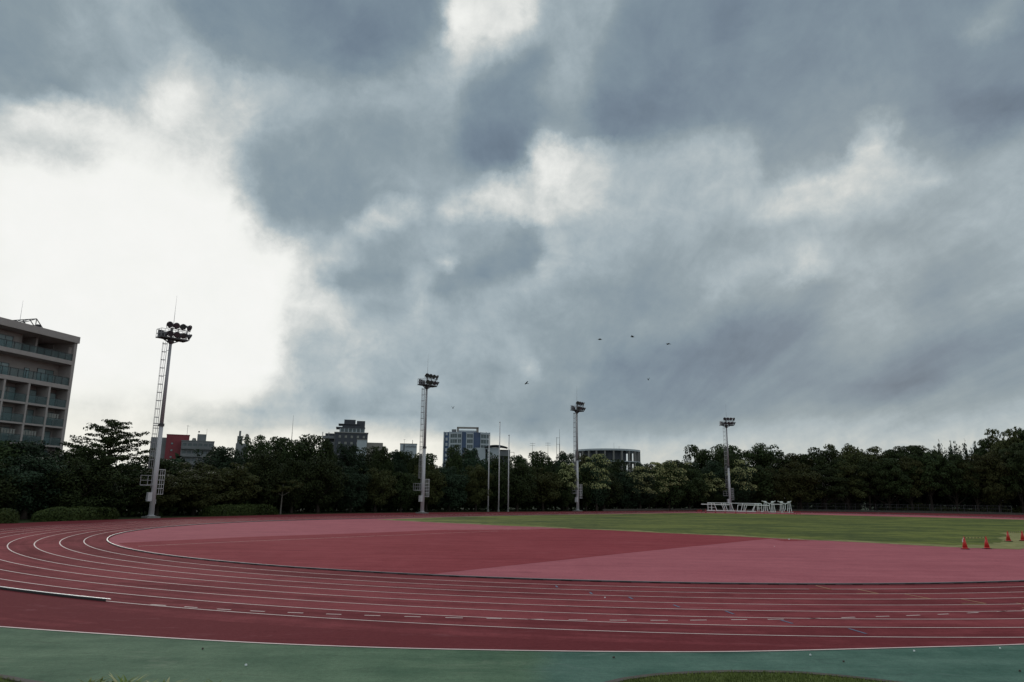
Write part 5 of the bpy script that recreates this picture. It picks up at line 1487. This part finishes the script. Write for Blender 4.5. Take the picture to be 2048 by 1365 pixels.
grid_windows(t, -4.8, 5.6, 4.2, 20.2, 6, 6, 0, 0.62, 0.72, M['greygl'])

t = block('chimney_building', -96.5, 262, 'building top with two stubby chimneys poking above the trees at left')
m = MB(); m.box(-2.2, 2.2, 0, 6, 0, 20.2); m.build('wall', M['greyw'], t)
for x, w, z, mm in ((-1.0, 0.9, 22.9, M['greyw']), (1.4, 0.6, 23.5, M['beige'])):
    m = MB(); m.box(x - w, x + w, 1.5, 3.2, 20.2, z); m.box(x - 0.45, x + 0.25, 2, 2.8, z, z + 1.9 if x < 0 else z + 0.3); m.build('chimney', mm, t)

t = block('terraced_apartment_building', -73.5, 331, 'dark apartment building with stepped-back top floors left of centre')
m = MB(); m.box(-6.4, 8.2, 0, 12, 0, 30.0); m.build('wall', M['greyd'], t)
m = MB(); m.box(-6.8, 8.4, -0.3, 12.2, 30.0, 30.4); m.build('ledge', M['conc'], t)
m = MB(); m.box(-4.6, 6.7, 0.8, 11, 30.4, 32.4); m.build('upper_storey', M['palew'], t)
m = MB(); m.box(-6.2, 6.9, 0.3, 11.2, 32.4, 32.75); m.build('ledge', M['greyd'], t)
m = MB(); m.box(-3.4, 6.7, 1.5, 10, 32.75, 34.0); m.build('upper_storey', M['greyd'], t)
m = MB(); m.box(-5.2, 4.4, 0.9, 10.2, 34.0, 34.3); m.build('ledge', M['greyd'], t)
m = MB(); m.box(-2.7, 2.4, 2, 8, 34.3, 36.3); m.build('roof_housing', M['greyd'], t)
m = MB(); m.box(3.0, 6.7, 1.4, 8, 32.75, 35.8); m.build('stair_tower', M['greyd'], t)
for k in range(3):
    z = 22.2 + k * 2.75
    m = MB(); m.box(-12.0, -6.4, 1.0, 6, z - 0.3, z); m.box(-12.0, -6.4, 1.0, 1.1, z, z + 0.9); m.build('balcony', M['greyw'], t)
m = MB(); m.box(-10.8, -6.4, 3.5, 12, 0, 29.9); m.build('side_wing', M['greyd'], t)
for x in (-11.9, -9.2, -6.6): 
    m = MB(); m.box(x - 0.15, x + 0.15, 1.2, 1.6, 12, 30.3); m.build('column', M['conc'], t)
grid_windows(t, -5.6, 7.8, 24.0, 29.8, 5, 2, 0, 0.42, 0.42, M['curt'])
grid_windows(t, -4.2, 6.5, 30.5, 32.3, 6, 1, 0.8, 0.7, 0.8, M['greygl'])

t = block('low_building', -58, 282, 'low pale building with a flat beige wing right of the stepped building')
m = MB(); m.box(-1.5, 2.2, 0, 6, 0, 23.5); m.build('wall', M['palew'], t)
m = MB(); m.box(2.2, 8.5, 3, 10, 0, 22.7); m.build('side_wing', M['beige'], t)
m = MB(); m.box(-1.7, 2.4, -0.2, 6.2, 23.5, 23.75); m.build('roof', M['conc'], t)

t = block('signboard_building', -39.4, 281, 'small white building with dark lettering left of the second floodlight tower')
m = MB(); m.box(-3.2, 3.2, 0, 6, 0, 22.0); m.build('wall', M['palew'], t)
m = MB(); m.box(-3.3, 3.3, -0.1, 6.1, 22.0, 22.2); m.build('roof', M['conc'], t)
m = MB()
rg = random.Random(6)
for k in range(8):
    x = -1.1 + k * 0.5
    m.box(x, x + 0.08, -0.13, -0.05, 20.75, 21.35); m.box(x + 0.08, x + 0.38, -0.13, -0.05, 20.75 + 0.26 * (k % 3), 20.87 + 0.26 * (k % 3)); m.box(x + 0.28, x + 0.36, -0.14, -0.05, 20.72, 21.1)
m.build('lettering', M['sign'], t)
m = MB(); m.box(-1.9, -1.5, -0.13, -0.04, 19.3, 21.8); m.build('vertical_sign', M['sign'], t)
m = MB(); m.tube((-1.7, 3, 22), (-1.7, 3, 24.0), 0.05, n=5); m.bar((-2.1, 3, 23.9), (-1.2, 3, 23.9), 0.06); m.tube((1.5, 3, 22), (1.5, 3, 23.8), 0.1, n=5); m.build('antenna', M['dsteel'], t)

# blue glass tower with a bowed front
t = block('office_tower', -24.5, 404, 'blue and pale glass office tower beside the flagpoles')
def bow(x):
    return 3.2 * (x / 13.2) ** 2
def slab_bow(m, x0, x1, z0, z1, off, th=0.3, n=4):
    for k in range(n):
        a = x0 + (x1 - x0) * k / n; b = x0 + (x1 - x0) * (k + 1) / n
        ya, yb = bow(a) + off, bow(b) + off
        m.add([(a, ya, z0), (b, yb, z0), (b, yb + th, z0), (a, ya + th, z0), (a, ya, z1), (b, yb, z1), (b, yb + th, z1), (a, ya + th, z1)],
              [(0, 3, 2, 1), (4, 5, 6, 7), (0, 1, 5, 4), (1, 2, 6, 5), (2, 3, 7, 6), (3, 0, 4, 7)])
m = MB(); m.prism([(x, bow(x) + 0.4) for x in [-13.0 + 26 * k / 16 for k in range(17)]] + [(13.0, 14), (-13.0, 14)], 0, 37.4); m.build('wall', M['bluegl'], t)
m = MB()
for (a, b) in ((-9.9, -9.0), (-5.4, -4.8), (-3.1, -2.7), (-0.3, 0.2), (3.4, 3.8), (7.6, 8.0), (10.8, 11.2), (12.7, 13.15), (-13.0, -12.4)): slab_bow(m, a, b, 0, 37.6, -0.1, 0.5, 2)
for k in range(12):
    z = 37.2 - k * 2.95
    for (a, b) in ((-9.9, -2.7), (-0.3, 3.8), (7.9, 11.2), (11.0, 13.1)):
        pass
    slab_bow(m, -9.0, -2.9, z - 0.9, z, 0.0, 0.35, 4); slab_bow(m, -0.3, 3.8, z - 0.9, z, 0.0, 0.35, 3); slab_bow(m, 7.9, 11.2, z - 0.9, z, 0.0, 0.35, 3); slab_bow(m, 11.2, 13.0, z - 0.9, z, 0.0, 0.35, 2)
    slab_bow(m, -11.8, -10.6, z - 1.6, z, 0.0, 0.35, 2)
m.build('cladding', M['palew'], t)
for k in range(6):
    z = 37.2 - 2.95 - k * 2.95
    for (a, b) in ((-8.9, -5.5), (-4.7, -3.2), (0.3, 3.3), (8.1, 10.7), (11.3, 12.6)):
        w = MB(); slab_bow(w, a, b, z + 0.05, z + 2.0, 0.12, 0.2, 3); wf = w.build('window', M['greygl'], t)
        w = MB()
        nn_ = max(2, int((b - a) / 0.9))
        for q in range(1, nn_):
            x = a + (b - a) * q / nn_; w.box(x - 0.05, x + 0.05, bow(x) + 0.02, bow(x) + 0.12, z + 0.05, z + 2.0)
        w.build('mullion', M['palew'], wf)
m = MB(); m.box(-4.6, 6.2, 4, 11, 37.4, 38.6); m.build('roof_housing', M['palew'], t)
m = MB(); m.box(-5.6, 6.6, 3.5, 4.0, 39.5, 40.5); m.box(-5.6, -4.6, 3.5, 11, 37.4, 40.5); m.box(5.4, 6.6, 3.5, 11, 37.4, 40.4); m.box(-5.6, 6.6, 3.6, 11, 40.2, 40.45); m.build('roof_frame', M['beige'], t)
m = MB(); m.box(-8.5, -6.0, 5, 8, 37.4, 39.2); m.build('roof_unit', M['greyw'], t)
m = MB()
for k in range(27):
    x = -12.5 + k * 0.95; m.box(x, x + 0.05, bow(x) + 0.6, bow(x) + 0.65, 37.5, 38.4)
m.build('roof_railing', M['steel'], t)

# low white building with a curved canopy
t = block('canopied_building', -8.6, 301, 'low white building with a dark curved roof canopy behind the flagpoles')
m = MB(); m.box(-6.2, -1.8, 0, 8, 0, 22.2); m.build('wall', M['palew'], t)
m = MB(); m.box(-0.9, 3.9, -0.4, 8, 0, 22.3); m.build('wall', M['palew'], t)
m = MB(); m.box(-1.8, -0.9, 1.5, 8, 0, 21.8); m.box(3.9, 8.4, 2, 8, 0, 19.0); m.build('recess', M['greyd'], t)
m = MB(); m.box(3.9, 8.4, 0.5, 1.9, 19.0, 20.9); m.box(3.9, 8.5, 2.5, 8, 19.0, 21.7); m.build('terrace_wall', M['greyw'], t)
m = MB()
n = 14
vs = []
for k in range(n + 1):
    q = k / n; x = -2.2 + 9.6 * q; z = 22.5 + 0.95 * math.sin(math.pi * q) ** 0.8 - 0.1 * q
    th = 0.08 + 0.45 * math.sin(math.pi * q)
    vs += [(x, -1.5, z), (x, 8.0, z), (x, 8.0, z - th), (x, -1.5, z - th)]
fs = []
for k in range(n):
    for j in range(4):
        l = (j + 1) % 4; fs.append((4 * k + j, 4 * k + 4 + j, 4 * k + 4 + l, 4 * k + l))
m.add(vs, fs + [(0, 1, 2, 3), (4 * n + 3, 4 * n + 2, 4 * n + 1, 4 * n)]); m.build('roof_canopy', M['greyd'], t)
m = MB()
for a, b in (((8.5, 1, 20.6), (10.1, 1, 20.6)), ((10.1, 1, 20.6), (10.1, 1, 19.0)), ((10.1, 1, 19.0), (8.5, 1, 19.0))): m.bar(a, b, 0.14)
m.build('sign_bracket', M['dsteel'], t)

# round colonnaded building
t = empty('round_building', (46.8, 352, 0), 0, 'round building with a flat roof and tall columns right of the third tower', 'building')
R_ = 15.6
m = MB(); cr = [(R_ * math.cos(a), R_ * math.sin(a)) for a in [2 * math.pi * k / 96 for k in range(96)]]
m.prism(cr, 24.1, 24.9); m.build('roof', M['palew'], t, smooth=False)
m = MB(); m.prism([(x * 0.84, y * 0.84) for x, y in cr if x < 9.3], 0, 24.1); m.build('drum', M['greyd'], t)
m = MB(); m.prism([(x * 1.01, y * 1.01) for x, y in cr], 19.0, 19.35); m.build('balcony_ring', M['palew'], t)
for k in range(24):
    a = 2 * math.pi * (k + 0.2) / 24
    cx, cy = (R_ - 0.5) * math.cos(a), (R_ - 0.5) * math.sin(a)
    tx, ty = -math.sin(a), math.cos(a); rx_, ry_ = math.cos(a), math.sin(a)
    m = MB(); m.prism([(cx + tx * 0.33 * i + rx_ * 0.45 * j, cy + ty * 0.33 * i + ry_ * 0.45 * j) for i, j in ((-1, -1), (1, -1), (1, 1), (-1, 1))], 0, 24.1)
    m.build('column', M['conc'], t)
m = MB(); m.tube((2, -8, 24.9), (2, -8, 28.2), 0.07, 0.04, 5); m.tube((4.4, -8, 24.9), (4.4, -8, 26.3), 0.06, n=5); m.bar((3.9, -8, 26.2), (5.2, -8, 26.2), 0.07); m.build('antenna', M['steel'], t)

# masts and aerials over the treetops
def mast(x, y, h, label, twin=False, tv=False, name='antenna_mast'):
    t = empty(name, (x, y, 0), 0, label, 'antenna')
    m = MB(); m.tube((0, 0, 0), (0, 0, h * 0.8), 0.14, 0.10, 6); m.tube((0, 0, h * 0.8), (0, 0, h), 0.07, 0.03, 6); m.build('mast', M['dsteel'], t)
    if twin:
        m = MB(); m.tube((-1.0, 0, 0), (-1.0, 0, h * 0.895), 0.10, 0.06, 6)
        for z in (h * 0.80, h * 0.885): m.bar((-1.0, 0, z), (0, 0, z), 0.08)
        m.build('second_mast', M['dsteel'], t)
    if tv:
        m = MB()
        for z in (h - 0.3, h - 1.0): 
            m.bar((-0.9, 0, z), (0.9, 0, z), 0.07)
            for q in (-0.8, -0.4, 0, 0.4, 0.8): m.bar((q, -0.4, z), (q, 0.4, z), 0.05)
        m.build('aerial', M['dsteel'], t)


mast(-75.3, 250, 29.3, 'single thin mast above the dark trees left of centre')
mast(16.8, 250, 25.6, 'twin thin masts just left of the third floodlight tower', twin=True)
mast(7.5, 250, 20.9, 'small television aerial above the trees right of the flagpoles', tv=True, name='television_aerial')
mast(12.8, 250, 21.1, 'small television aerial beside the twin masts', tv=True, name='television_aerial')


# ------------------------------------------------------------------ crows
def crow(loc, yaw, roll, wing, span, label):
    t = empty('crow', loc, yaw, label, 'bird', 'crows flying over the field')
    t.rotation_euler = (roll, 0, yaw)
    m = MB()
    rings = [(-0.26, 0.012), (-0.16, 0.05), (-0.04, 0.075), (0.08, 0.07), (0.16, 0.042), (0.21, 0.045), (0.25, 0.03), (0.31, 0.006)]
    n = 8
    vs = [(x, r * math.cos(2 * math.pi * k / n), r * 0.85 * math.sin(2 * math.pi * k / n) + (0.015 if x > 0.15 else 0)) for x, r in rings for k in range(n)]
    fs = [(i * n + k, i * n + (k + 1) % n, (i + 1) * n + (k + 1) % n, (i + 1) * n + k) for i in range(len(rings) - 1) for k in range(n)]
    m.add(vs, fs + [tuple(range(n)), tuple(range(len(vs) - n, len(vs)))])
    # tail fan, then the two wings with a bend at the wrist and spread primaries
    m.add([(-0.2, -0.03, 0), (-0.2, 0.03, 0), (-0.44, 0.085, -0.01), (-0.46, 0, -0.01), (-0.44, -0.085, -0.01), (-0.2, 0, 0.015)], [(0, 5, 3, 4), (5, 1, 2, 3), (0, 4, 3, 2, 1)])
    for s in (-1, 1):
        a1, a2 = wing; e = span / 2
        def q(x, l, z): return (x, s * l, z)
        w1 = e * 0.42; z1 = w1 * math.tan(math.radians(a1)) if abs(a1) < 80 else w1
        l1 = w1 * math.cos(math.radians(a1)); z1 = w1 * math.sin(math.radians(a1))
        l2 = l1 + e * 0.58 * math.cos(math.radians(a2)); z2 = z1 + e * 0.58 * math.sin(math.radians(a2))
        p = [q(0.12, 0.04, 0.02), q(-0.10, 0.04, 0.02), q(-0.12, l1, z1), q(0.14, l1, z1 + 0.01), q(0.02, l2 * 0.97, z2), q(-0.06, l2, z2), q(-0.15, l2 * 0.9, z2 * 0.92), q(-0.16, (l1 + l2) / 2, (z1 + z2) / 2)]
        p2 = [(x, y, z - 0.012) for x, y, z in p]
        m.add(p + p2, [(0, 1, 2, 3), (3, 2, 7, 6, 5, 4), (11, 10, 9, 8), (12, 13, 14, 15, 10, 11), (0, 3, 11, 8), (3, 4, 12, 11), (4, 5, 13, 12), (1, 9, 10, 2), (2, 10, 15, 7), (7, 15, 14, 6), (6, 14, 13, 5)])
    m.build('body', M['crow'], t)


crow((11.2, 90, 22.6), math.radians(10), 0.15, (38, 8), 0.62, 'crow with raised wings, highest pair, left of the two')
crow((16.2, 95, 24.1), math.radians(200), -0.35, (48, 15), 0.80, 'crow banking with raised wings, highest of all')
crow((21.0, 95, 23.2), math.radians(195), 0.1, (12, -6), 0.70, 'crow gliding with level wings, at the right end of the flock')
crow((23.0, 120, 22.3), math.radians(60), 0.0, (66, 50), 0.85, 'crow with wings straight up, alone below the right group')
crow((2.3, 110, 19.9), math.radians(220), 0.55, (30, 10), 0.85, 'crow tilting, alone below the small bright gap in the clouds')
crow((-9.7, 120, 17.1), math.radians(80), 0.0, (64, 46), 0.90, 'crow lowest and leftmost of the flock, right of the second tower')
